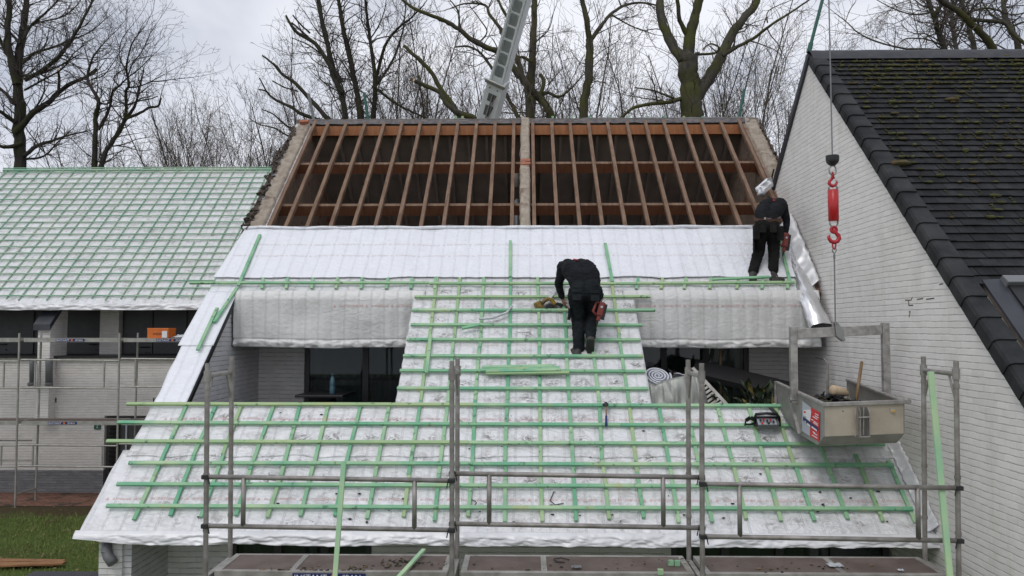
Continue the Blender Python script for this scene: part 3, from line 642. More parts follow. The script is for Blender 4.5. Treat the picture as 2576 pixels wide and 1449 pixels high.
for i, X in enumerate(sorted(Xs)):
    sm_ = LR.at(300, rnd.choice((610, 640, 560, 520)))[1]; s0 = LR.at(300, 754+rnd.uniform(-3, 3))[1]
    MB().beam(LR.p(X, s0, .028), LR.p(X+rnd.uniform(-.03, .03), sm_, .028), .030, .022, LR.n).build('counter_batten', M['batL'], lh)
    MB().beam(LR.p(X+rnd.uniform(-.03, .03), sm_+.01+(.35 if rnd.random() < .2 else 0), .028), LR.p(X, sT-.02, .028), .030, .022, LR.n).build('counter_batten', M['batL'], lh)
MB().beam(LR.p(lx0, sT+.02, .03), LR.p(lx1, sT+.02, .03), .08, .05, LR.n).build('ridge_board', M['batL'], lh)
YW = 21.7; zl = pY(300, 900, YW).z; yb = YW+1.5
lxa, lxb = lx0-1.5, -4.95
dx0 = pY(262, 1100, YW).x; dtop = pY(262, 1046, YW).z
MB().box(lxa, dx0, YW, YW+.3, .62, zl).build('wall', M['brickL'], lh); MB().box(dx0, lxb, YW, YW+.3, dtop, zl).build('wall', M['brickL'], lh)
MB().box(lxa, dx0, YW-.01, YW+.3, 0, .62).build('plinth', M['plinth'], lh)
MB().box(dx0, lxb, YW+.12, YW+.2, 0, dtop).build('doorway', M['dark'], lh)
sh = MB(); sx = pY(272, 1150, YW).x
for k in range(22): sh.beam((sx, YW+.06, .12+k*.125), (sx+.24, YW+.06, .12+k*.125), .06, .09, (0, -.4, 1))
sh.build('louvre_shutter', M['black'], lh)
x_, z_ = pY(327, 1150, YW).x, pY(327, 1167, YW).z
MB().tube([(x_, YW+.10, z_), (x_, YW+.085, z_)], .16, 20).build('oval_sign', M['plastic'], lh)
MB().box(pY(310, 1150, YW).x, pY(314, 1150, YW).x, YW+.085, YW+.11, .9, 1.9).build('door_trim', M['stgrey'], lh)
zs = zl+.005
MB().box(lxa, lxb, YW-.12, YW+1.5, zl, zl+.05).build('ledge', M['black'], lh)
px = lambda x, y=850, Y=None: pY(x, y, Y or yb).x
ztop = LR.p(0, .1, -.2).z+.6
MB().box(lxa, lxb, yb, yb+.1, zl+.05, ztop+1).build('gallery_wall', M['dark'], lh)
for xa, xb in ((88+0, 0),): pass
pl_ = MB().box(px(262), px(309), yb-.25, yb-.02, zl+.05, ztop).build('pillar', M['brickL'], lh)
dr = []
for xa, xb, hx in ((160, 258, 247), (313, 385, 372), (388, 470, 380), (0, 86, 20)):
    d_ = MB().box(px(xa), px(xb), yb-.05, yb-.015, zl+.06, ztop-.1).build('gallery_door', M['dark'], lh)
    for q in range(9): pass
    xh = px(hx, 866); zh = pY(hx, 866 if hx < 300 else 873, yb).z
    MB().tube([(xh-.02, yb-.10, zh), (xh-.2, yb-.10, zh)], .018, 6).tube([(xh-.02, yb-.05, zh), (xh-.02, yb-.10, zh)], .022, 6).tube([(xh-.02, yb-.055, zh-.16), (xh-.02, yb-.08, zh-.16)], .022, 6).build('handle', M['black'], d_)
bx0, bx1, by = pY(91, 1000, YW-.3).x, pY(122, 1000, YW-.3).x, YW-.3
MB().prism([(bx0, by, 2.0), (bx0, by, pY(100, 822, by).z), (bx0, by+.8, pY(100, 822, by).z+.78), (bx0, by+.8, 2.0)], (bx1-bx0, 0, 0)).build('buttress', M['brickX'], lh)
MB().prism([(bx0-.06, by-.12, pY(100, 826, by).z-.05), (bx0-.06, by-.12, pY(100, 826, by).z+.11), (bx0-.06, by+.85, pY(100, 826, by).z+1.06), (bx0-.06, by+.85, pY(100, 826, by).z+.90)], (bx1-bx0+.12, 0, 0)).build('buttress_cap', M['zinc'], lh)
for x in (80, 123.5):
    a_, b_ = pY(x, 902, YW-.45), pY(x, 962, YW-.45)
    MB().tube([a_, b_], .09 if x > 100 else .06, 12).tube([b_, b_-Vector((0, 0, .09))], .10, 12).build('downpipe', M['pipe'], lh, smooth=True)
p_ = pY(245, 1072, YW-.02); MB().box(p_.x-.09, p_.x+.09, YW-.03, YW-.005, p_.z-.085, p_.z+.085).build('number_plate', M['green'], lh)
vs, fs = text_mesh('2', .12); MB().add([(v.x+p_.x-.03, YW-.034, v.y+p_.z-.04) for v in vs], fs).build('number_print', M['stwhite'], lh)
for x, y in ((141, 1007), (387, 1007)): p_ = pY(x, y*.9975, YW); MB().box(p_.x-.015, p_.x+.015, YW-.012, YW+.01, p_.z-.09, p_.z+.04).build('wall_vent', M['black'], lh)
MB().box(lxa, lxa+.3, YW+.3, lr.y+5, 0, LR.p(0, .1).z-.2).build('side_wall', M['brickX'], lh)
# ================================================================ NEIGHBOUR with slate roof
XN = 4.6
apx = pX(2037, 138, XN); NS = R(43.1)
NR = Roof(apx.y-7.6*math.cos(NS), apx.z-7.6*math.sin(NS), NS)
nh = thing('house', (9, 12, 0), 'white painted brick house with a mossy dark slate roof and a plain gable wall', 'house')
SA = 7.6; ye0 = NR.p(0, 0).y
poly = [(XN, ye0+.1, 0), (XN, ye0+.1, NR.p(0, .1).z-.08), Vector((XN, apx.y, apx.z-.09)), (XN, 2*apx.y-ye0, NR.p(0, 0).z-.09), (XN, 2*apx.y-ye0, 0)]
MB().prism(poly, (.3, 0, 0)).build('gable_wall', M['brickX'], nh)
XE = 15.0
MB().prism([NR.p(XN+.3, 0, -.03), NR.p(XN+.3, SA, -.03), (XN+.3, apx.y, apx.z-.25), NR.p(XN+.3, 0, -.22)], (XE-XN-.3, 0, 0)).build('roof_deck', M['inner'], nh)
bkp = lambda X, k, h: Vector((X, apx.y+k*math.cos(NS)+h*math.sin(NS), apx.z-k*math.sin(NS)+h*math.cos(NS)))
MB().hexa([bkp(XN+.31, .0, -.1), bkp(XE, .0, -.1), bkp(XE, SA, -.1), bkp(XN+.31, SA, -.1), bkp(XN+.31, .0, .02), bkp(XE, .0, .02), bkp(XE, SA, .02), bkp(XN+.31, SA, .02)]).build('rear_roof', M['inner'], nh)
MB().beam(bkp(XN+.02, 0, -.02), bkp(XN+.02, SA, -.02), .13, .10, (0, math.sin(NS), math.cos(NS))).build('rear_verge', M['zinc'], nh)
G, TW = .152, .208
mb = MB(); tone = []; sr = random.Random(11)
WX0, WS1 = NR.at(2523, 712)                                # roof window, upper corner
wx0 = WX0-.02; ws1 = WS1; ws0 = ws1-1.25
nrow = int(SA/G)
for j in range(nrow):
    s = j*G; x = XN+.19-(TW/2 if j % 2 else 0)
    while x < XE-.3 and x < 11.2:
        xa, xb = max(x, XN+.17), x+TW-.006
        cx, cs = (xa+xb)/2, s+G/2
        if xb-xa > .04 and not (cx > wx0-.25 and cx < wx0+1.2 and cs > ws0-.1 and cs < ws1+.02):
            h = .014+sr.uniform(-.003, .004); tl = sr.uniform(-.004, .004); k = len(mb.v)
            mb.hexa([NR.p(xa, s-.012, h-.002), NR.p(xb, s-.012, h-.002+tl), NR.p(xb, s+G+.05, -.022), NR.p(xa, s+G+.05, -.022), NR.p(xa, s-.012, h+.008), NR.p(xb, s-.012, h+.008+tl), NR.p(xb, s+G+.05, -.008), NR.p(xa, s+G+.05, -.008)])
            t = sr.uniform(.72, 1.25)*(1.7 if sr.random() < .012 else 1); tone += [t]*8
        x += TW
so = mb.build('slate_roof', M['slate'], nh)
ca = so.data.color_attributes.new('tone', 'FLOAT_COLOR', 'POINT'); ca.data.foreach_set('color', [c for t in tone for c in (t, t, t, 1)])
for i in range(int(SA/.325)+1):                              # angled verge tiles down the gable
    s = i*.325-.05; f = MB(); r_ = .40; hh = .035
    for k, (a0, a1) in enumerate(((0, 0),)):
        prof = [(-.045, -.105), (-.045, .015), (-.026, .045), (.02, .056), (.19, .050)]
        lo = [NR.p(XN+px_, s, h_+.010) for px_, h_ in prof]; hi = [NR.p(XN+px_+(.014 if q < 3 else 0), s+r_, h_-.012+(.012 if q == 0 else 0)) for q, (px_, h_) in enumerate(prof)]
        lo2 = [NR.p(XN+px_+(.016 if q < 3 else 0), s, h_+.010-(.016 if q > 1 else 0)) for q, (px_, h_) in enumerate(prof)]; hi2 = [NR.p(XN+px_+(.028 if q < 3 else 0), s+r_, h_-.012-(.016 if q > 1 else 0)) for q, (px_, h_) in enumerate(prof)]
        n5 = len(prof); f.add(lo+hi+lo2+hi2, [(q, q+1, n5+q+1, n5+q) for q in range(n5-1)]+[(q, 2*n5+q, 2*n5+q+1, q+1) for q in range(n5-1)]+[(n5+q, n5+q+1, 3*n5+q+1, 3*n5+q) for q in range(n5-1)]+[(2*n5+q+1, 2*n5+q, 3*n5+q, 3*n5+q+1) for q in range(n5-1)]+[(0, n5, 3*n5, 2*n5), (n5-1, 3*n5-1, 4*n5-1, 2*n5-1)])
    if s+r_ < SA+.1: f.build('verge_tile', M['verge'], nh)
MB().grid(90, 8, lambda u, v: Vector((XN-.02+(XE-XN)*u, apx.y+(v-.5)*.42, apx.z+.075-abs(v-.5)**1.4*.55+.006*noise.noise(Vector((u*60, v, 0)))))).build('ridge_cap', plain('dark ridge', (.055, .055, .062), .7, .1, (.035, .035, .04), 7), nh, smooth=True)
mo = MB(); mo2 = MB()
for _ in range(3200):
    s = sr.random(); s = (1-s**1.7)*SA; x = sr.uniform(XN+.3, 9.5); j = round(s/G); s = j*G-.012
    dens = max(.05, min(1, (s/SA-.25)*1.35))*(.35+.9*max(0, noise.noise(Vector((x*.8, s*.8, 3)))+.35))
    if sr.random() > dens: continue
    if x > wx0-.2 and ws0-.1 < s < ws1+.1: continue
    r_ = sr.uniform(.010, .030)*(1.7 if sr.random() < .06 else 1); (mo2 if sr.random() < .28 else mo).ball(NR.p(x, s-.004, .028), r_, (sr.uniform(1, 2.6), 1, .62), 0, 6, 4, .3, sr)
    if sr.random() < .45:
        jx = XN+.26-(TW/2 if j % 2 else 0)+TW*round((x-XN-.26)/TW)
        for q in range(3): mo.ball(NR.p(jx+sr.uniform(-.01, .01), s+.03+q*.04, .020), sr.uniform(.010, .018), (1, 1.6, .6), 0, 5, 3, .3, sr)
for (xx, yy, r_) in ((2262, 412, .10), (2395, 251, .07), (2250, 286, .045)): X_, s_ = NR.at(xx, yy, .03); mo2.ball(NR.p(X_, s_, .035), r_, (1.5, .8, .45), 0, 10, 6, .22, sr)
for q in (mo.build('moss', M['moss'], nh, smooth=True), mo2.build('moss', M['mossb'], nh, smooth=True)): q['kind'] = 'stuff'
def np_(x, s, h): return NR.p(x, s, h)
fw_ = MB().hexa([np_(wx0-.20, ws0-.1, .0), np_(wx0-.0, ws0-.1, .0), np_(wx0-.0, ws1+.02, .0), np_(wx0-.20, ws1+.02, .0), np_(wx0-.20, ws0-.1, .03), np_(wx0-.0, ws0-.1, .045), np_(wx0-.0, ws1+.02, .045), np_(wx0-.20, ws1+.02, .03)]).build('roof_window', M['zinc'], nh)
MB().hexa([np_(wx0, ws0, .0), np_(wx0+1.1, ws0, .0), np_(wx0+1.1, ws1-.10, .0), np_(wx0, ws1-.10, .0), np_(wx0, ws0, .07), np_(wx0+1.1, ws0, .07), np_(wx0+1.1, ws1-.10, .07), np_(wx0, ws1-.10, .07)]).build('glazing', M['black'], fw_)
MB().hexa([np_(wx0-.02, ws1-.12, .0), np_(wx0+1.12, ws1-.12, .0), np_(wx0+1.12, ws1+.02, .0), np_(wx0-.02, ws1+.02, .0), np_(wx0-.02, ws1-.12, .12), np_(wx0+1.12, ws1-.12, .12), np_(wx0+1.12, ws1+.02, .10), np_(wx0-.02, ws1+.02, .10)]).build('hood', M['pipe'], fw_, bevel=.01)
def crack(pts, nm='missing_joint'):
    c = MB()
    for a_, b_ in zip(pts[:-1], pts[1:]):
        p, q = pX(*a_, XN-.001), pX(*b_, XN-.001); c.beam(p, q, .012 if abs(p.z-q.z) < abs(p.y-q.y) else .012, .004, (1, 0, 0))
    c.build(nm, M['tar'], nh)
crack([(2277, 755), (2292, 755), (2295, 748)]); crack([(2286, 757), (2286, 768), (2297, 768)]); crack([(2287, 785), (2290, 783), (2287, 798)]); crack([(2307, 753), (2322, 751)]); crack([(2330, 753), (2350, 750)]); crack([(2363, 716), (2372, 714)])
# ================================================================ SCAFFOLDS
def text_on(par, name, body, size, place, mat):
    vs, fs = text_mesh(body, size); m = max(v.x for v in vs) if vs else 1
    return MB().add([place(v.x-m/2, v.y) for v in vs], fs).build(name, mat, par, fix=False)
def deck_sign(par, cx, y, z, k=1.0):                        # navy strip with the maker's name
    s = MB().box(cx-.37*k, cx+.37*k, y-.004, y+.004, z-.036*k, z+.036*k).build('nameplate', M['stblue'], par)
    for w_, ox in (('INSTANT', -.19), ('SPAN', .22)):
        text_on(s, 'lettering', w_, .072*k, lambda a, b, ox=ox: Vector((cx+ox*k+a*1.12, y-.006, z+b-.026*k)), M['stwhite'])
    MB().box(cx+.022*k, cx+.07*k, y-.007, y-.0045, z-.026*k, z+.026*k).build('emblem', M['orange'], s)
sc = thing('scaffold', (0, 8.4, 0), 'grey tube scaffold with brown deck boards standing in front of the foil-covered roof', 'scaffold')
YFR, YBK, ZD = 8.06, 8.72, 2.082
tops = [(522, 914, 517, 583, 897, 579), (1137, 908, 1137, 1151, 903, 1150), (1765, 914, 1767, 1731, 905, 1733), (2405, 908, 2412, 2323, 897, 2327)]
FX = []
def clamp(mb, p, r=.036, h=.05): mb.tube([p-Vector((0, 0, h/2)), p+Vector((0, 0, h/2))], r, 12)
for i, (xf, yf, xf2, xb, yb_, xb2) in enumerate(tops):
    pf, pb = pY(xf, yf, YFR), pY(xb, yb_, YBK); bf, bb = pY(xf2, 1449, YFR), pY(xb2, 1400, YBK)
    df, db = (pf-bf).normalized(), (pb-bb).normalized(); bf = bf-df*(bf.z/df.z); bb = bb-db*(bb.z/db.z)
    FX.append((pf, bf, pb, bb))
    for p, q in ((pf, bf), (pb, bb)):
        fz = MB().tube([q, p], .0255, 14, False).tube([p, p-Vector((0, 0, .02))], .020, 14)
        o = fz.build('post', M['galv'], sc, smooth=False)
        o.data.polygons.foreach_set('use_smooth', [len(f.vertices) == 4 for f in o.data.polygons])
        cl = MB(); u = (p-q).normalized()
        for zz in (2.02, 2.95, 3.05, 2.5): clamp(cl, q+u*((zz-q.z)/u.z), .031, .035)
        cl.build('collar', M['galv'], o)
    z1 = min(pf.z, pb.z)-.13
    a = bf+df*((z1-bf.z)/df.z); b_ = bb+db*((z1-bb.z)/db.z)
    fr = MB().tube([a, b_], .025, 12)
    for p in (a, b_): clamp(fr, p, .036, .11); clamp(fr, p-Vector((0, 0, .12)), .030, .04)
    for k_, (p, sgn) in enumerate(((a, 1), (b_, -1))): d = (b_-a).normalized()*sgn; fr.tube([p+d*.14-Vector((0, 0, .01)), p-Vector((0, 0, .26))+d*.03], .012, 8)
    fr.build('end_frame', M['galv'], sc, smooth=False, bevel=0)
    for zz in (ZD-.07, .35): a2 = bf+df*((zz-bf.z)/df.z); b2 = bb+db*((zz-bb.z)/db.z); MB().beam(a2, b2, .05, .06).build('transom', M['deckrim'], sc)
at_z = lambda p, q, z: q+(p-q)*((z-q.z)/(p.z-q.z))
rails = [(1201, 1325, 613, 1043, 0), (1193, 1320, 1230, 1670, 1), (1215, 1346, 1860, 2308, 2)]
for i, (yt, yl, u0, u1, k) in enumerate(rails):
    pf, bf = FX[i][0], FX[i][1]; pf2, bf2 = FX[i+1][0], FX[i+1][1]
    zt, zl_ = pY(1288, yt, YFR).z, pY(1288, yl, YFR).z; dy = Vector((0, -.02 if i != 1 else .03, 0))
    g = MB()
    for z in (zt, zl_): g.tube([at_z(pf, bf, z)+dy+Vector((.03, 0, 0)), at_z(pf2, bf2, z-.03)+dy-Vector((.03, 0, 0))], .0245, 12)
    for u in (u0, u1): X = pY(u, yt+20, YFR-.02).x; tt = (X-pf.x)/(pf2.x-pf.x); g.tube([(X, YFR+dy.y, zt-.03*tt), (X, YFR+dy.y, zl_-.03*tt)], .0245, 12)
    o = g.build('guardrail', M['galv'], sc); o.data.polygons.foreach_set('use_smooth', [len(f.vertices) == 4 for f in o.data.polygons])
    h = MB()
    for z in (zt, zl_):
        for p, sg in ((at_z(pf, bf, z)+dy, 1), (at_z(pf2, bf2, z-.03)+dy, -1)):
            h.box(p.x-.034, p.x+.034, p.y-.034, p.y+.034, p.z-.022, p.z+.022).beam(p+Vector((sg*.03, -.02, .02)), p+Vector((sg*.05, -.02, -.075)), .012, .014, (0, 1, 0))
    h.build('hook_clamp', M['blacksteel'], o, bevel=.006)
    x0, x1 = FX[i][1].x+.055, FX[i+1][1].x-.055
    if i == 1: x0 += .02
    pl = MB()
    ya, yb2 = YFR+.03, YBK-.02
    sp = x0+(x1-x0)*(.33, .36, .58)[i]
    fr = MB(); zt_ = ZD+.006
    for xa, xb in ((x0, x0+.06), (sp-.03, sp+.03), (x1-.06, x1)): fr.box(xa, xb, ya+.055, yb2-.035, ZD-.045, zt_)
    fr.box(x0, x1, ya, ya+.055, ZD-.14, zt_).box(x0, x1, yb2-.035, yb2, ZD-.11, zt_)
    po = fr.build('platform', M['deckrim'], sc, bevel=.004)
    MB().box(x0+.06, sp-.03, ya+.055, yb2-.035, ZD-.02, ZD-.002).build('deck_board', M['deck'], po); MB().box(sp+.03, x1-.06, ya+.055, yb2-.035, ZD-.02, ZD-.002).build('deck_board', M['deck'], po)
    if i == 0: deck_sign(po, pY(826, 1449, YFR).x, ya, ZD-.05, 1.0)
# moss and slate scraps lying on the deck
db = MB(); dr_ = random.Random(8)
for cx, cy, n, sp_ in ((1000, 1415, 60, .10), (900, 1430, 30, .08), (790, 1436, 22, .12), (1080, 1420, 14, .18), (700, 1436, 24, .15), (2000, 1428, 16, .5), (1700, 1410, 22, .3), (1400, 1430, 14, .35), (2150, 1425, 10, .3)):
    c = pZ(cx, cy, ZD+.008)
    for _ in range(n):
        p = c+Vector((dr_.gauss(0, sp_), dr_.gauss(0, .08), 0)); p.y = min(max(p.y, YFR+.06), YBK-.06); r_ = dr_.uniform(.004, .013)*(1.5 if dr_.random() < .1 else 1)
        db.ball(p, r_, (dr_.uniform(.8, 2.2), 1, .4), dr_.choice((0, 1, 3, 3, 3, 2)), 6, 4, .35, dr_)
tag(db.build('debris', [M['moss'], M['mossb'], M['wood'], M['barkd']], None), 'crumbs of moss, bark and slate scattered on the brown deck boards', 'debris', kind='stuff')
lone(MB().beam(pZ(1003, 1452, ZD+.03), pZ(1066, 1383, ZD+.06), .045, .027), 'timber_batten', M['batP'], 'pale green batten lying askew across the brown deck board', 'batten', 'loose green battens', bevel=.003)
def pole(name, a, b_, w, t, lab): return lone(MB().beam(a, b_, w, t, (0, -1, .2)), name, M['batP'], lab, 'batten', 'loose green battens', bevel=.003)
a1, b1 = pY(865, 1160, 7.98), pY(843, 1449, 7.80); k = (b1.z-.0)/(a1.z-b1.z); pole('timber_batten', a1, b1+(b1-a1)*k, .047, .03, 'pale green batten leaning upright against the guardrail near the middle of the eaves')
a1, b1 = pY(2341, 935, 8.28), pY(2389, 1449, 7.92); k = (b1.z-.0)/(a1.z-b1.z); pole('timber_batten', a1, b1+(b1-a1)*k, .058, .035, 'long green batten leaning inside the scaffold end beside the white gable wall')
for x, y, w in ((2515, 1356, 0), (2540, 1358, 1), (2410, 1418, 2)):
    pass
for (x, y, lab) in ((1687, 1420, 'small green offcut on the deck with a dark end, first of the upright pair'), (1703, 1421, 'small pale offcut on the deck standing next to the dark-ended one'), (1661, 1443, 'green offcut lying nearest the front rim of the deck')):
    p = pZ(x, y, ZD+.01); lone(MB().box(p.x-.025, p.x+.03, p.y-.02, p.y+.02, ZD, ZD+.055), 'timber_offcut', M['bat'], lab, 'offcut', 'green offcuts on the deck', bevel=.003)
def scrap(x, y, r_, lab, seed, mat='plastic'):
    p = pZ(x, y, ZD+.012); f = MB().grid(6, 4, lambda u, v: p+Vector(((u-.5)*2*r_, (v-.5)*r_*1.6, .02*noise.noise(Vector((u*4, v*4, seed)))+.012)))
    lone(f, 'plastic_scrap', M[mat], lab, 'plastic scrap', 'scraps on the deck', solid=.002)
scrap(2100, 1423, .075, 'crumpled clear plastic scrap on the deck near the scaffold end', 1); scrap(2266, 1436, .03, 'tiny white plastic scrap on the deck close to the leaning batten', 2); scrap(1450, 1428, .05, 'grey slate flake lying on the deck behind the middle guardrail', 3, 'pipe')
def strip(pts, lab, place, w=.012):
    P = [place(x, y) for x, y in pts]; lone(MB().tube(P, w/2, 5), 'bent_strip', M['black'], lab, 'strip', 'bent black strips')
onroof = lambda h: (lambda x, y: MR.p(*MR.at(x, y), h))
strip([(1397, 1242), (1393, 1241), (1384, 1263), (1396, 1274), (1418, 1270)], 'bent black strip lying on the foil below the middle of the roof, hook shaped', onroof(.03)); strip([(1186, 1260), (1196, 1265), (1199, 1269), (1190, 1280)], 'short bent black strip on the foil by the middle scaffold posts', onroof(.03))
strip([(1395, 1413), (1420, 1415), (1397, 1411), (1393, 1406), (1412, 1403), (1432, 1408)], 'bent black strip lying on the brown deck board', lambda x, y: pZ(x, y, ZD+.01))
ch = MB(); cr = random.Random(31)
for _ in range(46):
    x, y = cr.uniform(500, 2250), cr.choice((cr.uniform(1030, 1320), cr.uniform(1240, 1320)))
    X_, s_ = MR.at(x, y, .02); ch.ball(MR.p(X_, s_, .022), cr.uniform(.006, .017), (1.5, 1, .5), 0, 6, 4, .35, cr)
tag(ch.build('debris', M['barkd']), 'dark crumbs of slate and moss fallen on the white foil', 'debris', kind='stuff')
# ---- scaffold at the far house
s2 = thing('scaffold', (pY(170, 1275, 20).x, 20.2, 0), 'slim grey scaffold with two deck levels standing along the far white brick house', 'scaffold')
YA, YC = 20.0, 20.75
colx = [(-208, -208), (49, 38), (301, 292), (552, 548)]; zD2, zD1 = pY(200, 853, YA).z, pY(200, 1062, YA).z
for i, (xa, xb) in enumerate(colx):
    pt, pb = pY(xa, 838, YA), pY(xb, 1275, YA); d = (pt-pb); pb = pb-d*(pb.z/d.z)
    xo = pY(xa, 838, YA).x+.12
    MB().tube([pb, pt], .026, 10).build('post', M['galvL'], s2); q = Vector((pb.x+.05, YC, 0)); q2 = Vector((pt.x+.10, YC, pt.z)); MB().tube([q, q2], .026, 10).build('post', M['galvL'], s2)
    e_ = MB().tube([Vector((pb.x, YA, .32)), Vector((q.x, YC, .32))], .022, 8)
    for z in (zD1-.03, zD2-.03): e_.tube([(pt.x, YA, z), (q2.x, YC, z)], .024, 8)
    e_.build('end_frame', M['galvL'], s2)
for i in range(3):
    X0, X1 = pY(colx[i][0], 1000, YA).x, pY(colx[i+1][0], 1000, YA).x; dz = (0, 0, .03)[i]
    for rows_ in ((906+(2 if i == 0 else 0), 976), (1120, 1173)):
        g = MB(); zt, zl_ = pY(200, rows_[0], YA).z+dz, pY(200, rows_[1], YA).z+dz
        for z in (zt, zl_): g.tube([(X0+.03, YA-.02, z+.01), (X1-.03, YA-.02, z-.01)], .023, 8)
        for u in (.155, .845): g.tube([(X0+(X1-X0)*u, YA-.02, zt), (X0+(X1-X0)*u, YA-.02, zl_)], .023, 8)
        g.build('guardrail', M['galvL'], s2)
    for z, si in ((zD2, i > 0), (zD1, i == 1)):
        pf = MB().box(X0+.05, X1-.05, YA+.03, YA+.08, z-.075, z+.02).box(X0+.05, X1-.05, YC-.08, YC-.03, z-.075, z+.02).box(X0+.05, X0+.1, YA+.08, YC-.08, z-.05, z+.02).box(X1-.1, X1-.05, YA+.08, YC-.08, z-.05, z+.02).build('platform', M['galvL'], s2)
        MB().box(X0+.1, X1-.1, YA+.08, YC-.08, z-.03, z+.012).build('deck_board', M['deck'], pf)
        if si: cx = pY(175 if (i == 1 and z == zD2) else (161 if i == 1 else 428), 850, YA).x; deck_sign(pf, cx, YA+.03, z-.028, 1.0)
MB().tube([pY(-208, 1108, YC-.1), pY(80, 1108, YC-.1)], .02, 8).tube([pY(-208, 1158, YC-.1), pY(80, 1158, YC-.1)], .02, 8).build('guardrail', M['galvL'], s2)
# carton and plastic on its top deck
zt2 = zD2+.015
ca_, cb_ = pY(372, 838, 20.15), pY(425, 838, 20.15); cz = zt2
bx = lone(MB().box(ca_.x, cb_.x, 20.12, 20.55, cz, cz+.26).box(ca_.x-.004, cb_.x+.004, 20.115, 20.555, cz+.215, cz+.262), 'carton', M['orange'], 'orange cardboard box standing on the top deck of the slim scaffold', 'box', bevel=.006)
vs, fs = text_mesh('VMZINC', .085); MB().add([(ca_.x+.13+v.x, 20.113, cz+.085+v.y) for v in vs], fs).build('lettering', M['carton'], bx, fix=False)
MB().box(cb_.x-.16, cb_.x-.03, 20.108, 20.112, cz+.02, cz+.19).build('paper_label', M['stwhite'], bx)
f = MB().grid(24, 12, lambda u, v: Vector((cb_.x+.02+.52*u, 20.2+.25*v, cz+.02+(.11*math.sin(math.pi*u)*math.sin(math.pi*v)*(.6+noise.noise(Vector((u*5, v*4, 2))))+.03*abs(noise.noise(Vector((u*9, v*9, 4))))))))
lone(f, 'plastic_wrap', M['plastic'], 'crumpled clear plastic wrap beside the orange box', 'plastic wrap', smooth=True, solid=.003)
# poles standing behind the ridge, the green pole at the neighbour's peak
for (xa, ya, xb, yb2, Y, lab) in ((776, 236, 789, 300, 21.5, 'grey-green pole end sticking up behind the ridge above the rubble-topped gable'), (916, 233, 926, 300, 21.5, 'thin dark green pole end behind the ridge between bare trunks'), (1873, 224, 1858, 300, 21.5, 'leaning dark green pole end behind the ridge near the white gable')):
    a, b_ = pY(xa, ya, Y), pY(xb, yb2, Y); b_ = b_+(b_-a)*(b_.z/(a.z-b_.z)); lone(MB().tube([b_, a], .04, 10), 'pole', M['green'] if xa > 800 else M['pipe'], lab, 'pole', 'poles behind the ridge')
a, b_ = pY(2072, -12, 12.95), pY(2037, 122, 12.95)
lone(MB().tube([b_-(a-b_)*.08, a+(a-b_)*.6], .028, 12).tube([b_-(a-b_)*.08, b_+(a-b_)*.10], .04, 12), 'pole', M['green'], 'tall dark green pole leaning at the peak of the slate roof', 'pole')
lone(MB().tube([pX(1947, 425, 4.58), pX(1942, 445, 4.56), pX(1940, 462, 4.56)], .016, 6), 'cable', M['black'], 'short black cable hanging down the edge of the white gable', 'cable')
# ================================================================ CRANE BOOM
cr_ = thing('crane', pY(1225, 300, 21.0), 'pale aluminium crane boom with a row of rounded holes rising behind the ridge', 'crane')
P0, P1 = pY(1228, 300, 21.0), pY(1311, 0, 18.8)
A = (P1-P0).normalized(); side = (A.cross(Vector((0, -1, 0)))).normalized()*-1
side = (RT-A*RT.dot(A)).normalized(); side = (side*math.cos(.40)+A.cross(side)*math.sin(.40)*-1).normalized()
nf = side.cross(A).normalized()
if nf.y > 0: nf = -nf
def bp(c, a, u, n): return c+A*a+side*u+nf*n
def holed(c, a0, a1, w, n0, holes, th):                      # front plate with rounded square holes, with thickness
    mb = MB(); HW, HH, r_ = .115, .155, .05
    def ring(ac):
        o = []
        for q, (su, sa) in enumerate(((1, 1), (-1, 1), (-1, -1), (1, -1))):
            for k in range(5): t = (q*90+k*22.5)*math.pi/180; o.append((su*(HW-r_)+r_*math.cos(t), sa*(HH-r_)+r_*math.sin(t)+ac))
        return o
    ed = [a0]+[(holes[i]+holes[i+1])/2 for i in range(len(holes)-1)]+[a1]
    for i, ac in enumerate(holes):
        R_ = ring(ac); lo, hi = ed[i], ed[i+1]; O = []
        for (u, a) in R_:
            du, da = u, a-ac; k = min((w/2)/max(abs(du), 1e-6), ((hi-ac) if da > 0 else (ac-lo))/max(abs(da), 1e-6)); O.append((max(-w/2, min(w/2, du*k)), ac+da*k))
        nR = len(R_)
        O2 = []
        for (u, a) in O: O2.append((u, a))
        cs = [(w/2, hi), (-w/2, hi), (-w/2, lo), (w/2, lo)]
        for q in range(4): O2[q*5+2] = cs[q]
        mb.add([bp(c, a, u, n0) for u, a in R_]+[bp(c, a, u, n0) for u, a in O2]+[bp(c, a, u, n0-th) for u, a in R_], [(k, (k+1) % nR, nR+(k+1) % nR, nR+k) for k in range(nR)]+[(k, (k+1) % nR, 2*nR+(k+1) % nR, 2*nR+k) for k in range(nR)])
    return mb
W1, D1 = .40, .36
Lb = (P1-P0).length; aJ = Lb*.345                            # the joint between the two boom lengths
Hs = []
a = aJ+.32; st_ = (Lb-aJ)/6.25
while a < Lb+6: Hs.append(a); a += st_
e1 = Hs[-1]+st_*.5
holed(P0, aJ, e1, W1, D1/2, Hs, .03).build('boom_front', M['alu'], cr_, fix=True)
bx = MB()
for u0, u1 in ((-W1/2, -W1/2+.02), (W1/2-.02, W1/2)): bx.hexa([bp(P0, aJ, u0, -D1/2), bp(P0, aJ, u1, -D1/2), bp(P0, aJ, u1, D1/2-.002), bp(P0, aJ, u0, D1/2-.002), bp(P0, e1, u0, -D1/2), bp(P0, e1, u1, -D1/2), bp(P0, e1, u1, D1/2-.002), bp(P0, e1, u0, D1/2-.002)])
bx.build('boom_side', M['aluside'], cr_)
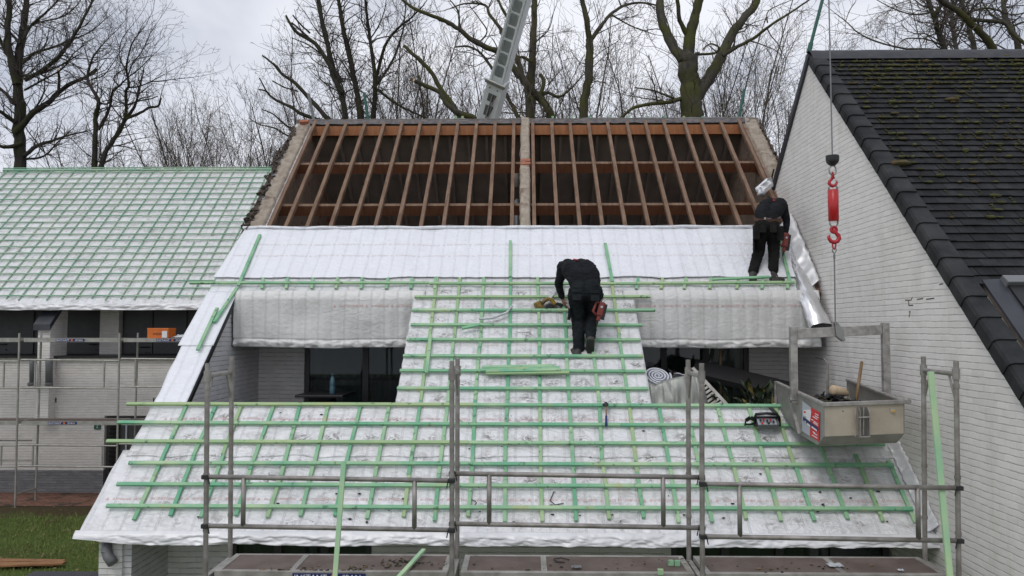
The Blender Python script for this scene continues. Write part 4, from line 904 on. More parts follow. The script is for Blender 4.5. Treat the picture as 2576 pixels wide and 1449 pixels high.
MB().hexa([bp(P0, aJ, -W1/2+.02, -D1/2), bp(P0, aJ, W1/2-.02, -D1/2), bp(P0, aJ, W1/2-.02, -D1/2+.02), bp(P0, aJ, -W1/2+.02, -D1/2+.02), bp(P0, e1, -W1/2+.02, -D1/2), bp(P0, e1, W1/2-.02, -D1/2), bp(P0, e1, W1/2-.02, -D1/2+.02), bp(P0, e1, -W1/2+.02, -D1/2+.02)]).build('boom_back', M['alu'], cr_)
for u in (-W1/2+.045, W1/2-.045): MB().beam(bp(P0, aJ, u, D1/2+.012), bp(P0, e1, u, D1/2+.012), .02, .02, nf).build('boom_flange', M['aluside'], cr_)
W2, D2 = .47, .42; aB = -(P0.z)/A.z
MB().hexa([bp(P0, aB, -W2/2, -D2/2), bp(P0, aB, W2/2, -D2/2), bp(P0, aB, W2/2, D2/2), bp(P0, aB, -W2/2, D2/2), bp(P0, aJ+.02, -W2/2, -D2/2), bp(P0, aJ+.02, W2/2, -D2/2), bp(P0, aJ+.02, W2/2, D2/2), bp(P0, aJ+.02, -W2/2, D2/2)]).build('boom_base', M['alu'], cr_, bevel=.015)
MB().hexa([bp(P0, aB, -W2/2-.012, -D2/2+.01), bp(P0, aB, -W2/2-.001, -D2/2+.01), bp(P0, aB, -W2/2-.001, D2/2-.01), bp(P0, aB, -W2/2-.012, D2/2-.01), bp(P0, aJ-.35, -W2/2-.012, -D2/2+.01), bp(P0, aJ-.35, -W2/2-.001, -D2/2+.01), bp(P0, aJ-.25, -W2/2-.001, D2/2-.01), bp(P0, aJ-.25, -W2/2-.012, D2/2-.01)]).build('boom_side', M['aluside'], cr_)
sl_ = MB()
for ac, hh in ((aJ-.42, .11), (aJ-.80, .15), (aJ-1.2, .13)):
    sl_.hexa([bp(P0, ac-hh, -.11, D2/2), bp(P0, ac-hh, .06, D2/2), bp(P0, ac-hh, .06, D2/2+.006), bp(P0, ac-hh, -.11, D2/2+.006), bp(P0, ac+hh, -.11, D2/2), bp(P0, ac+hh, .12, D2/2), bp(P0, ac+hh, .12, D2/2+.006), bp(P0, ac+hh, -.11, D2/2+.006)])
sl_.build('slot', M['hole'], cr_)
MB().tube([bp(P0, aJ-1.5, -.03, D2/2+.03), bp(P0, aJ-.3, .02, D2/2+.03)], .02, 8).tube([bp(P0, aJ-1.5, .03, D2/2+.03), bp(P0, aJ-.3, .08, D2/2+.03)], .012, 8).build('piston_rod', M['steel'], cr_)
MB().beam(bp(P0, aJ-.02, -W2/2-.04, D2/2+.02), bp(P0, aJ-.02, W2/2+.04, D2/2+.02), .10, .05, A).tube([bp(P0, aJ+.03, -W2/2-.06, D2/2+.05), bp(P0, aJ+.03, W2/2+.06, D2/2+.05)], .035, 10).build('hinge', M['steel'], cr_)
for u in (-.12, .10): MB().tube([bp(P0, aJ-.17, u, D2/2+.002), bp(P0, aJ-.17, u, D2/2+.008)], .02, 10).build('bolt', M['hole'], cr_)
# ================================================================ HOOK LINE AND SKIP
YH = 9.85
q = lambda x, y: pY(x, y, YH)
xh = q(2096, 500).x
def zh(y): return q(2096, y).z
def hz(y, dx=0, dy=0): return Vector((xh+dx, YH+dy, zh(y)))
hk = thing('crane_hook', hz(432), 'thin steel crane cable ending in a black cone weight with a steel link', 'crane hook')
MB().tube([hz(394), hz(394)+Vector((-.03, -.02, 7.5))], .009, 8).build('cable', M['cable'], hk)
MB().lathe(hz(417.5), (0, 0, 1), [(.028, 0), (.06, .03), (.072, .045), (.078, .07), (.080, .125), (.072, .132), (.02, .134)], 20).build('weight', M['blacksteel'], hk, smooth=False, bevel=.004)
def oval(c, w, h, r_, ax=0, n=20): return [c+(Vector((w*math.cos(t), 0, h*math.sin(t))) if ax == 0 else Vector((0, w*math.cos(t), h*math.sin(t)))) for t in (2*math.pi*k/n for k in range(n))]
MB().tube(oval(hz(428), .042, .062, 0), .011, 8, close=True).build('link', M['steel'], hk, smooth=True)
rd = thing('lifting_sling', hz(620), 'bright red cylinder between two red lifting hooks hanging over the skip', 'lifting gear')
hook = lambda cy, sc_, fl=1: [hz(cy)+Vector((fl*sc_*x, 0, sc_*z)) for x, z in ((0, 1.7), (0, 1.15), (.35, .85), (.85, .35), (.95, -.25), (.55, -.8), (0, -.95), (-.55, -.75), (-.9, -.3), (-1.0, .15), (-.85, .35))]
MB().tube(oval(hz(441), .022, .034, 0, 1), .011, 8, close=True).tube([hz(443), hz(449)], [.016, .03], 10).tube(hook(459, .048, -1), [.016, .016, .018, .02, .022, .022, .02, .018, .016, .013, .008], 10).build('upper_hook', M['redhook'], rd, smooth=True)
MB().beam(hz(453, .045), hz(463, .047), .02, .014, (0, 1, 0)).build('latch', M['steel'], rd)
MB().tube([hz(478, -.052), hz(470, -.05), hz(466, -.03), hz(464.5), hz(466, .03), hz(470, .05), hz(478, .052)], .011, 8).tube([hz(555, -.052), hz(564, -.048), hz(570, -.026), hz(572), hz(570, .026), hz(564, .048), hz(555, .052)], .011, 8).build('shackle', M['steel'], rd, smooth=True)
cyl = MB().lathe(hz(556), (0, 0, 1), [(.05, 0), (.063, .006), (.063, zh(477)-zh(556)-.006), (.05, zh(477)-zh(556))], 24).build('cylinder', M['red'], rd); cyl.data.polygons.foreach_set('use_smooth', [len(f.vertices) == 4 for f in cyl.data.polygons])
MB().tube(oval(hz(578), .038, .038, 0), .014, 10, close=True).tube(hook(597, .066), [.02, .022, .022, .026, .028, .028, .026, .024, .022, .018, .010], 10).build('lower_hook', M['redhook'], rd, smooth=True)
MB().tube([hz(590, -.05), hz(604, -.06)], .008, 6).build('latch', M['steel'], rd)
MB().tube(oval(hz(616), .020, .052, 0), .010, 8, close=True).build('link', M['redhook'], rd, smooth=True)
sk = thing('skip', (3.8, 9.7, 3.0), 'battered aluminium tipping skip full of slate rubble, hanging in its own frame', 'skip')
XS0, XS1 = 3.33, 4.20
def sp_(x, y): p = pX(x, y, XS0); return (p.y, p.z)
prof = [sp_(2074.7, 1017.8), sp_(2075, 1098), sp_(2060, 1119), sp_(2015, 1093), sp_(1987, 1066.6), sp_(1961, 1020), sp_(1953, 961.5)]
NRM = prof[0]; FAR = prof[-1]; roll = .035
def S(X, yz, d=0): k = (X-XS0)/(XS1-XS0); return Vector((X+.07*(yz[0]-NRM[0])/(FAR[0]-NRM[0])*(k), yz[0], yz[1]+roll*k))
n = len(prof)
tub = MB()
for i in range(n-2): tub.add([S(XS0, prof[i]), S(XS1, prof[i]), S(XS1, prof[i+1]), S(XS0, prof[i+1])], [(0, 1, 2, 3)], 2 if i == 0 else 0)
tub.add([S(XS0, p) for p in prof], [tuple(range(n))], 1); tub.add([S(XS1, p) for p in prof], [tuple(range(n))], 0)
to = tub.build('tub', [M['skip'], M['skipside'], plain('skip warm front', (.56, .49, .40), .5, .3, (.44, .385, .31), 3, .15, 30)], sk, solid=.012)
# the mouth at the far end stays open above the lip
rim = MB()
ra, rb_ = [S(XS0, NRM), S(XS0, FAR)], [S(XS1, NRM), S(XS1, FAR)]
rim.beam(ra[0]-Vector((0, .02, 0)), ra[1], .05, .03).beam(rb_[0]-Vector((0, .02, 0)), rb_[1], .05, .03).beam(ra[0]+Vector((-.02, 0, .001)), rb_[0]+Vector((.06, 0, .001)), .05, .045)
rim.beam(ra[1]+Vector((-.01, 0, .01)), ra[1]+Vector((-.01, .0, -.30)), .03, .05, (0, 1, 0)).beam(rb_[1]+Vector((.01, 0, .01)), rb_[1]+Vector((.01, 0, -.30)), .03, .05, (0, 1, 0))
rim.tube([rb_[0]+Vector((.05, -.03, 0)), rb_[0]+Vector((.04, .06, .015))], .03, 10)
rim.build('rim', M['skiprim'], to, bevel=.006)
lp, rp = Vector((XS0-.045, 9.85, 0)), Vector((4.385, 9.80, 0))
zt1, zt2_ = pY(1993, 822, 9.85).z, pY(2208, 812, 9.80).z; zb1 = pY(1993, 1014, 9.85).z
MB().beam((lp.x, lp.y, zb1), (lp.x, lp.y, zt1), .085, .075, (0, 1, 0)).build('frame_post', M['skiprim'], sk, bevel=.006)
MB().beam((rp.x, rp.y, zb1+.03), (rp.x, rp.y, zt2_), .085, .075, (0, 1, 0)).build('frame_post', M['skiprim'], sk, bevel=.006)
MB().beam((lp.x+.044, lp.y, zt1-.085), (rp.x-.044, rp.y, zt2_-.085), .05, .12).build('crossbar', M['skiprim'], sk, bevel=.005)
for p, z in ((lp, zb1+.04), (rp, zb1+.07)): MB().tube([(p.x-.06, p.y-.005, z), (p.x+.10, p.y-.005, z)], .035, 14).build('pivot', M['steel'], sk)
MB().beam(pX(1986, 1000, XS0-.03), pX(2011, 1092, XS0-.03), .02, .035, (1, 0, 0)).build('side_brace', M['skiprim'], sk)
MB().beam(pX(2017, 1003, XS0-.02), pX(2016, 1090, XS0-.02), .02, .02, (1, 0, 0)).build('side_brace', M['skiprim'], sk)
xm = q(2106, 820).x; zc = zt1-.06
for d in (-.026, .026): MB().prism([(xm-.055, 9.80+d, zc+.115), (xm-.03, 9.80+d, zc+.125), (xm+.055, 9.80+d, zc+.01), (xm+.055, 9.80+d, zc-.07), (xm+.07, 9.80+d, zc-.105), (xm+.04, 9.80+d, zc-.12), (xm-.04, 9.80+d, zc-.055)], (0, .008, 0)).build('bracket', M['steel'], sk)
MB().tube([(xm-.03, 9.76, zc+.10), (xm-.03, 9.87, zc+.10)], .014, 10).tube([(xm+.03, 9.76, zc-.09), (xm+.03, 9.87, zc-.09)], .013, 10).build('bolt', M['steel'], sk)
MB().tube([hz(636), Vector((xm-.03, YH-.02, zc+.10))], .009, 8).tube([hz(641), hz(651)], .014, 8).tube([hz(638), hz(633, -.02), hz(627, -.026), hz(623), hz(627, .026), hz(633, .02), hz(638)], .007, 6).build('hanging_cable', M['cable'], sk)
yf = NRM[0]-.016
lx_ = pY(2165, 1060, yf).x; zA, zB = pY(2165, 1022, yf).z, pY(2165, 1101, yf).z; zB2 = pY(2165, 1097, yf).z
lt = MB()
for x_ in (lx_-.025, lx_+.075): lt.prism([(x_, yf, zA-.01), (x_, yf-.05, zA-.05), (x_, yf-.05, zB+.02), (x_, yf, zB)], (.008, 0, 0))
lt.tube([(lx_-.06, yf-.02, zA-.02), (lx_-.07, yf-.02, zB2)], .007, 6).tube([(lx_-.045, yf-.045, zA-.12), (lx_+.085, yf-.045, zA-.115)], .010, 8).tube([(lx_-.03, yf-.03, zB+.012), (lx_+.09, yf-.03, zB+.014)], .009, 8).tube([(lx_+.03, yf-.015, zA-.01), (lx_+.02, yf-.015, zB+.03)], .008, 6)
lt.build('latch', M['skiprim'], sk)
MB().box(lx_-.018, lx_+.075, yf+.002, yf+.008, zB+.01, zA-.01).build('latch_backing', M['skipdark'], sk)  # darker plate set behind the latch
# sticker on the near side panel
def st(u, v): p = S(XS0, (NRM[0]+.05+u*.36, NRM[1]-.02-v*.36)); p.x -= .003; return p
def sticker(x0, y0, pts, nm, mat, lift=0): 
    P = [pX(x, y, XS0-.016-lift) for x, y in pts]; return MB().prism(P, (-.0015, 0, 0)).build(nm, M[mat], par_)
zz = lambda u, v: (2980+u*500/2576)*.6708
def zs_(u, v): return ((2980+u*500/2576)*.6708, (1480+v*220/1133)*.6708)
par_ = sk
sg = sticker(0, 0, [zs_(150, 120), zs_(318, 250), zs_(295, 800), zs_(140, 700)], 'sticker', 'stgrey'); par_ = sg
sticker(0, 0, [zs_(318, 245), zs_(490, 350), zs_(470, 910), zs_(295, 795)], 'red_panel', 'stred', .002)
sticker(0, 0, [zs_(165, 425), zs_(318, 540), zs_(460, 640), zs_(455, 715), zs_(315, 615), zs_(165, 500)], 'navy_band', 'stblue', .004)
sticker(0, 0, [zs_(175, 295), zs_(300, 290), zs_(322, 330), zs_(305, 470), zs_(295, 520), zs_(235, 470), zs_(230, 430), zs_(165, 395)], 'vehicle_picture', 'stwhite', .005)
sticker(0, 0, [zs_(178, 315), zs_(215, 322), zs_(212, 360), zs_(178, 350)], 'red_mark', 'stred', .007)
for i, (u0, v0, u1, v1) in enumerate(((395, 355, 462, 395), (388, 395, 462, 440), (350, 410, 440, 470), (322, 470, 360, 485), (370, 500, 450, 560), (362, 525, 450, 590), (330, 605, 430, 680), (350, 705, 395, 730), (368, 735, 440, 775), (335, 770, 440, 830), (245, 545, 300, 590), (195, 500, 220, 520))):
    w_ = 18 if i not in (6, 10) else 30; sticker(0, 0, [zs_(u0, v0), zs_(u1, v1), zs_(u1, v1+w_), zs_(u0, v0+w_)], 'sticker_line', 'stwhite', .006)
MB().box(pY(2241, 1030, yf).x, pY(2252, 1030, yf).x, yf, yf+.004, pY(2241, 1037, yf).z, pY(2241, 1029, yf).z).build('data_plate', M['stgrey'], sk)
MB().tube([pY(2247.5, 1034, yf-.004), pY(2247.5, 1034, yf)+Vector((0, .004, 0))], .016, 12).build('yellow_dot', plain('yellow dot', (.55, .33, .02)), sk)
rb2 = MB(); rr = random.Random(21)
for _ in range(260):
    y = rr.uniform(NRM[0]+.08, NRM[0]+1.15); x = rr.uniform(XS0+.06, XS1-.08); hz_ = NRM[1]-.10+.14*math.exp(-((x-3.62)**2/.06+(y-NRM[0]-.55)**2/.14))+rr.uniform(-.03, .02)
    dv = Vector((rr.uniform(-1, 1), rr.uniform(-1, 1), rr.uniform(-.5, .5))).normalized(); p = Vector((x, y, hz_))
    rb2.beam(p-dv*rr.uniform(.04, .10), p+dv*rr.uniform(.04, .10), rr.uniform(.03, .11), .008, (rr.uniform(-.5, .5), rr.uniform(-.5, .5), 1), rr.choice((0,)*14+(1, 2, 3)))
rb2.grid(16, 24, lambda u, v: Vector((XS0+.02+.84*u, NRM[0]+.03+1.25*v, NRM[1]-.13+.10*math.exp(-((u-.35)**2/.08+(v-.45)**2/.1))+.03*noise.noise(Vector((u*8, v*8, 1))))), 0)
tag(rb2.build('slate_rubble', [M['verge'], M['mossb'], M['moss'], M['oldbrick']]), 'heap of broken dark slates and moss lying inside the skip', 'rubble', kind='stuff')
pc = pY(2111, 987, NRM[0]+.62)
cl_ = MB().tube([pc+Vector((-.10, -.03, .03)), pc+Vector((-.08, -.02, .03)), pc+Vector((.08, .05, -.005)), pc+Vector((.13, .06, -.03))], [.045, .062, .052, .02], 12)
lone(cl_, 'stone_lump', plain('pale stone', (.52, .40, .27), .85, 0, (.42, .32, .2), 12, .5, 30), 'pale beige lump lying on top of the slate rubble in the skip', 'lump', smooth=True)
ha, hb = pY(2168, 909, 10.15), pY(2160, 965, 10.05); lone(MB().tube([hb+(hb-ha)*.9, hb, ha-(ha-hb)*.04, ha], [.020, .020, .021, .012], 10), 'tool_handle', M['wood'], 'worn wooden tool handle standing up inside the skip', 'tool', smooth=True)
# crane remote control with strap on the lower battens
rc = MB(); ro = MR.p(*MR.at(1927, 1062), .075)
rc_t = thing('remote_control', ro, 'black crane remote control with looped strap lying on the battens by the skip', 'remote control')
def rl(x, y, h): return MR.p(*MR.at(x, y, h), h)
MB().beam(rl(1903, 1062, .13), rl(1957, 1062, .13), .16, .10, MR.n).build('case', M['pipe'], rc_t, bevel=.02)
MB().beam(rl(1906, 1061, .187), rl(1952, 1061, .187), .10, .012, MR.n).build('panel', M['stgrey'], rc_t)
for x, y, m_ in ((1913, 1057, 'black'), (1921, 1055, 'red'), (1930, 1058, 'black'), (1938, 1056, 'red'), (1946, 1060, 'black'), (1918, 1064, 'stred'), (1934, 1064, 'black')): MB().tube([rl(x, y, .19), rl(x, y, .235)], .014, 8).build('button', M[m_], rc_t)
MB().tube([rl(1899, 1072, .10), rl(1899, 1050, .16), rl(1902, 1042, .27), rl(1928, 1040, .29), rl(1954, 1042, .27), rl(1960, 1050, .16), rl(1961, 1072, .10)], .019, 8).tube([rl(1900, 1070, .13), rl(1960, 1070, .13)], .017, 8).tube([rl(1899, 1050, .20), rl(1960, 1050, .20)], .014, 8).build('frame', M['black'], rc_t, smooth=True)
sp2 = [(1903, 1060, .12), (1888, 1050, .16), (1876, 1058, .12), (1874, 1070, .07), (1884, 1071, .07), (1898, 1066, .09)]
f = MB()
for a, b_ in zip(sp2[:-1], sp2[1:]): f.beam(rl(*a), rl(*b_), .014, .05, (MR.n+MR.u*.3))
f.beam(rl(1952, 1040, .2), rl(1938, 1026, .09), .05, .016, MR.n); f.build('strap', M['black'], rc_t)
# foil roll, foil-covered heap, slatted frame, plants on the terrace behind the parapet
Yt = 11.6
c_ = pY(1655, 944, Yt)
fr_ = MB(); axd = Vector((.10, -.60, .80)).normalized(); e1 = axd.cross(Vector((0, -1, -.2))).normalized(); e2 = axd.cross(e1)
def spir(k, q): t = k*.155; r_ = .03+.175*k/165; return c_+e1*(r_*math.cos(t)*1.02)+e2*(r_*math.sin(t))+axd*(q+.012*noise.noise(Vector((k*.12, 2, 0))))
fr_.grid(165, 1, lambda u, v: spir(u*165, -.42*v))
ro_ = lone(fr_, 'foil_roll', [plain('foil roll gap shade', (.34, .37, .45), .5), M['memU']], 'loosely rolled white foil with its spiral end showing, standing on the terrace', 'foil roll', smooth=True, solid=.02)  # faces coloured blue grey to paint the shade in the gaps between turns
ro_.modifiers['solid'].use_rim = True; ro_.modifiers['solid'].material_offset_rim = 1
hp = [(1632, 958), (1680, 953), (1712, 940), (1750, 930), (1766, 940), (1772, 962), (1778, 1022), (1640, 1022)]
T2 = []
def heap(u, v):
    top = [(1622, 955), (1645, 968), (1670, 957), (1700, 949), (1745, 940), (1768, 952)]; k = u*5; i = min(4, int(k)); x, y = (top[i][0]+(top[i+1][0]-top[i][0])*(k-i), top[i][1]+(top[i+1][1]-top[i][1])*(k-i))
    p = pY(x, y, Yt-.46+.35*(u-.3)**2); nz = noise.noise(Vector((u*7, v*3, 3)))*.05+noise.noise(Vector((u*25, v*6, 1)))*.012
    return p+Vector((.10*v*u, -.30*v**.7+nz, -.95*v))
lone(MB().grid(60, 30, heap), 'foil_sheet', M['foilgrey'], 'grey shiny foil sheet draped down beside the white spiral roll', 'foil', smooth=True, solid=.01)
lone(MB().grid(30, 8, lambda u, v: pY(1700+74*u, 938+14*u*u+2*math.sin(u*9), Yt+.0)+Vector((0, .30*v, .02*math.sin(v*3.1)+.02*noise.noise(Vector((u*5, v*4, 0)))-.10*v))), 'foil_sheet', M['memU'], 'white foil edge lying over the draped grey foil', 'foil', smooth=True, solid=.01)
sl2 = thing('slatted_frame', pY(1810, 1024, 11.9), 'pale slatted frame leaning in the dark terrace between foil and plants', 'slatted frame')
a, b_, a2, b2 = pY(1742, 926, 12.1), pY(1848, 1040, 11.7), pY(1700, 960, 12.0), pY(1800, 1070, 11.6)
for p, r_ in ((a, b_), (a2, b2)): MB().beam(p, r_, .05, .03, (0, -1, .5)).build('side_rail', M['galvL'], sl2)
for k in range(1, 15): t = k/15; MB().beam(a.lerp(b_, t), a2.lerp(b2, t), .035, .012, (0, -1, .7)).build('slat', M['galvL'], sl2)
def plant(cx, cy, Y, n, L, lab, seed, spread=.5):
    r_ = random.Random(seed); base = pY(cx, cy, Y); base.z = 2.70; o = thing('potted_plant', base, lab, 'plant'); g_ = MB(); s_ = MB()
    s_.tube([base, base+Vector((0, 0, .25))], [.12, .15], 12)
    s_.build('pot', M['oldbrick'], o)
    for _ in range(n):
        a_ = r_.uniform(0, 6.28); h_ = r_.uniform(.35, L); tip = base+Vector((math.cos(a_)*spread*r_.uniform(.3, 1), math.sin(a_)*spread*.7*r_.uniform(.3, 1), h_)); d = (tip-base-Vector((0, 0, h_*.3))); d.normalize(); w_ = d.cross(Vector((0, 0, 1))).normalized()*r_.uniform(.03, .065); up_ = w_.cross(d).normalized()*.015; ln = r_.uniform(.16, .3)
        m_ = 1 if r_.random() < .18 else 0
        g_.add([tip, tip+d*ln*.4+w_-up_, tip+d*ln-Vector((0, 0, .06)), tip+d*ln*.4-w_-up_, tip+d*ln*.45+up_], [(0, 1, 4), (1, 2, 4), (2, 3, 4), (3, 0, 4)], m_)
        if r_.random() < .5: g_.tube([base+Vector((0, 0, .2)), tip], .006, 4, mi=0)
    g_.build('leaves', [M['leaf'], M['leafy']], o)
plant(1865, 1010, 11.9, 80, .95, 'dark leafy plant with yellow leaves on the terrace behind the slatted frame', 4); plant(1925, 1010, 11.6, 70, .9, 'bushy dark green plant on the terrace beside the skip', 6, .4)
lone(MB().tube([pY(1812, 880, 12.9), pY(1812, 1000, 12.9)], .02, 6).tube([pY(1810, 1005, 12.6), pY(1812, 905, 12.6)], .015, 6), 'cane', M['wood'], 'thin brown cane standing among the terrace plants', 'cane')
lone(MB().beam(pY(1745, 925, 12.3), pY(1990, 985, 11.9), .5, .08, (0, -.4, 1)).beam(pY(1760, 945, 12.25), pY(1985, 1000, 11.85), .04, .04), 'garden_bench', M['black'], 'long black bench seat in the shade of the terrace behind the plants', 'bench')
ra_ = MB().tube([(4.5, 11.95, 2.72), (4.5, 11.98, 4.0), (4.48, 12.06, 4.06), (4.48, 12.4, 4.06)], .014, 6).tube([(4.42, 11.85, 2.72), (4.49, 11.98, 3.9)], .012, 6)
lone(ra_, 'rack', M['galv'], 'thin white wire rack leaning against the white wall behind the skip', 'rack')
tb = thing('table', (pY(820, 990, 12.6).x, 12.6, 2.70), 'black table with a thick square top on the terrace under the hanging foil', 'table')
ta, tbb = pY(741, 992, 12.2).x, pY(862, 992, 12.2).x; tz = pY(800, 994, 12.2).z
MB().hexa([(ta, 12.2, tz-.04), (tbb, 12.2, tz-.04), (tbb+.03, 13.0, tz-.04), (ta+.03, 13.0, tz-.04), (ta, 12.2, tz), (tbb, 12.2, tz), (tbb+.03, 13.0, tz), (ta+.03, 13.0, tz)]).build('tabletop', M['black'], tb, bevel=.008)
MB().prism([(ta+.15, 12.25, tz-.045), (tbb-.15, 12.25, tz-.045), (tbb-.28, 12.35, tz-.12), (ta+.28, 12.35, tz-.12)], (0, .55, 0)).box(ta+.24, tbb-.24, 12.4, 12.8, 2.7, tz-.12).build('pedestal', M['black'], tb)
bt_ = pY(836, 988, 12.45); lone(MB().lathe((bt_.x, 12.45, tz), (0, 0, 1), [(.04, 0), (.043, .01), (.043, .10), (.039, .12), (.043, .14), (.043, .19), (.03, .245), (.014, .27), (.014, .29), (.016, .29), (.016, .31)], 14), 'bottle', M['bottle'], 'tall blue plastic water bottle standing on the black table', 'bottle', smooth=True)
p_ = pY(772, 866, 12.5); lone(MB().box(p_.x-.016, p_.x+.016, 12.40, 12.44, p_.z-.04, p_.z+.05).tube([(p_.x, 12.42, p_.z+.03), (p_.x, 12.42, p_.z+.06)], .014, 8), 'clothes_peg', M['bluepeg'], 'small blue peg clipped on the lower hem of the hanging foil', 'peg')
# folded white piece on the wall head, loose timber on the roof, hammer, saw
pA, pB = pX(1905, 478, 4.45), pX(1938, 458, 4.5)
K_ = [pY(1898, 474, 14.0), pY(1926, 450, 14.15), pY(1944, 468, 14.1), pY(1917, 494, 13.95)]
def fold(u, v): p = K_[0].lerp(K_[1], u).lerp(K_[3].lerp(K_[2], u), v); return p+Vector((0, -.10*math.sin(math.pi*v)-.03, .03*math.sin(v*9.5)*(.4+.6*v)+.015*noise.noise(Vector((u*5, v*6, 1)))))
lone(MB().grid(16, 20, fold), 'foil_piece', M['memU'], 'folded white foil bundle stuck on the wall head above the stooping worker', 'foil', smooth=True, solid=.10)
def loose(xa, ya, xb, yb_, h, lab, w=.047, t=.027):
    a_, b_ = MR.at(xa, ya, h), MR.at(xb, yb_, h); lone(MB().beam(MR.p(*a_, h), MR.p(*b_, h), w, t, MR.n), 'timber_batten', M['bat'], lab, 'batten', 'loose green battens', bevel=.003)
loose(1208, 931, 1408, 925, .10, 'batten at the top of the stack of loose green battens, lying on the roof battens'); loose(1222, 934, 1410, 930, .115, 'second batten of the loose green stack below the stooping worker'); loose(1212, 924, 1395, 920, .085, 'batten at the back of the loose green stack on the roof')
loose(1222, 939, 1432, 937, .10, 'longest front batten of the loose green stack on the roof'); loose(1162, 826, 1208, 816, .11, 'short green offcut lying tilted on a roof batten near the saw'); loose(1073, 938, 1083, 843, .09, 'loose green batten lying up the slope at the edge of the middle roof strip')
def ladder(x, y, h): return MR.p(*MR.at(x, y, h), h)
hm = thing('hammer', ladder(1526, 1040, .09), 'hammer with blue grip resting on the battens below the middle strip', 'hammer')
MB().tube([ladder(1525, 1072, .085), ladder(1525, 1046, .10)], [.017, .014], 10).build('grip', plain('blue grip', (.015, .03, .14), .6), hm, smooth=True)
MB().tube([ladder(1525, 1046, .10), ladder(1524.5, 1020, .12)], .010, 8).build('shaft', M['wood'], hm); MB().tube([ladder(1524.5, 1023, .12), ladder(1524, 1013, .12)], [.016, .019], 8).beam(ladder(1516, 1018, .12), ladder(1530, 1017, .115), .025, .025, MR.n).build('head', M['blacksteel'], hm)
YS = 12.05
cs = thing('circular_saw', pY(1382, 787, YS), 'yellow and black cordless circular saw standing on a batten by the hand of the worker', 'saw')
g2 = lambda x, y, d=0: pY(x, y, YS+d)
cc = g2(1384, 784); R0 = .128
MB().prism([cc+Vector((R0*math.cos(t), -.035, R0*math.sin(t))) for t in [math.pi*k/16 for k in range(17)]], (0, .07, 0)).build('blade_guard', plain('grey guard', (.07, .072, .075), .5, .2), cs, bevel=.012)
MB().tube([cc+Vector((0, -.037, .05)), cc+Vector((0, -.06, .05))], [.065, .05], 18).build('gear_case', M['black'], cs); MB().tube([cc+Vector((0, .02, 0)), cc+Vector((0, .024, 0))], .10, 24).build('blade', M['steel'], cs)
MB().beam(g2(1356, 786, .0), g2(1418, 785, 0), .16, .012).build('base_plate', M['steel'], cs)
MB().beam(g2(1350, 759, .0), g2(1363, 784, .0), .12, .12, (0, 1, 0)).build('battery', plain('dark yellow', (.33, .20, .02), .5, 0, (.05, .045, .03), 16), cs, bevel=.015)
MB().tube([g2(1360, 768, -.01), g2(1368, 758, -.01), g2(1377, 751, -.01), g2(1386, 753, -.01), g2(1394, 763, -.01), g2(1395, 770, -.01)], [.036, .032, .028, .03, .032, .034], 10).build('handle', plain('saw yellow', (.50, .30, .02), .45, 0, (.06, .05, .03), 9), cs, smooth=True)
MB().beam(g2(1399, 764, .0), g2(1412, 767, 0), .05, .05).ball(g2(1412, 768, 0), .03).build('front_grip', M['black'], cs, bevel=.01)
MB().tube([g2(1407, 773, 0), g2(1416, 778, 0), g2(1412, 785, 0)], .012, 6).build('lever', M['steel'], cs)
f = MB(); 
for a, b_ in zip([(1412, 700), (1400, 722), (1391, 738), (1378, 756)], [(1400, 722), (1391, 738), (1378, 756), (1350, 760)]): f.beam(ladder(*a, .10), ladder(*b_, .10), .05, .006, MR.n)
lone(f, 'plastic_strip', M['plastic'], 'clear plastic strip trailing from the worker to the saw', 'plastic strip')
lone(MB().tube([ladder(1288, 770, .10), ladder(1275, 786, .10), ladder(1240, 800, .10), ladder(1205, 802, .10)], .018, 6), 'plastic_strip', M['plastic'], 'clear plastic strip lying curled across two battens away from the saw', 'plastic strip', smooth=True)
# timber and sheet lying on the lawn
for i, (xa, ya, xb, yb_, lab) in enumerate(((-60, 1409, 160, 1412, 'sawn brown plank lying on the lawn, the one nearest the house'), (-60, 1417, 140, 1420, 'sawn brown plank lying on the lawn between two others'), (-60, 1424, 162, 1416, 'sawn brown plank lying askew on top of two others on the lawn'))):
    a, b_ = pZ(xa, ya, .05+.03*(i == 2)), pZ(xb, yb_, .05+.03*(i == 2)); lone(MB().beam(a, b_, .16, .035), 'plank', M['plank'], lab, 'plank', 'planks on the lawn', bevel=.004)
a = pZ(165, 1446, .45); lone(MB().box(a.x-.55, a.x+.55, a.y-.6, a.y+.1, .0, .42).box(a.x-.62, a.x+.62, a.y-.7, a.y+.16, .425, .46), 'crate', M['zinc'], 'dark grey lidded box standing on the lawn near the white pier', 'box', bevel=.01)
# ================================================================ PEOPLE
def body(parts, vox=.011, smooth=5):
    """one continuous figure: tapered limbs fused into a single skin; parts = (p0, p1, r0, r1, zone)"""
    mb = MB()
    for p0, p1, r0, r1, z_ in parts:
        d = p1-p0; L = d.length; d = d/L if L > 1e-6 else Vector((0, 0, 1)); pts, rr = [], []
        for k in range(5): t = k/5*math.pi/2; pts.append(p0-d*r0*math.cos(t)); rr.append(max(.001, r0*math.sin(t)))
        for k in range(5): t = k/4; pts.append(p0+d*L*t); rr.append(r0+(r1-r0)*t)
        for k in range(1, 6): t = k/5*math.pi/2; pts.append(p1+d*r1*math.sin(t)); rr.append(max(.001, r1*math.cos(t)))
        mb.tube(pts, rr, 14)
    o = mb.build('tmp', [], None); q = o.modifiers.new('r', 'REMESH'); q.mode = 'VOXEL'; q.voxel_size = vox
    s_ = o.modifiers.new('s', 'SMOOTH'); s_.iterations = smooth; s_.factor = .5
    bpy.context.view_layer.update(); ev = o.evaluated_get(bpy.context.evaluated_depsgraph_get()); me = bpy.data.meshes.new_from_object(ev); bpy.data.objects.remove(o)
    return me
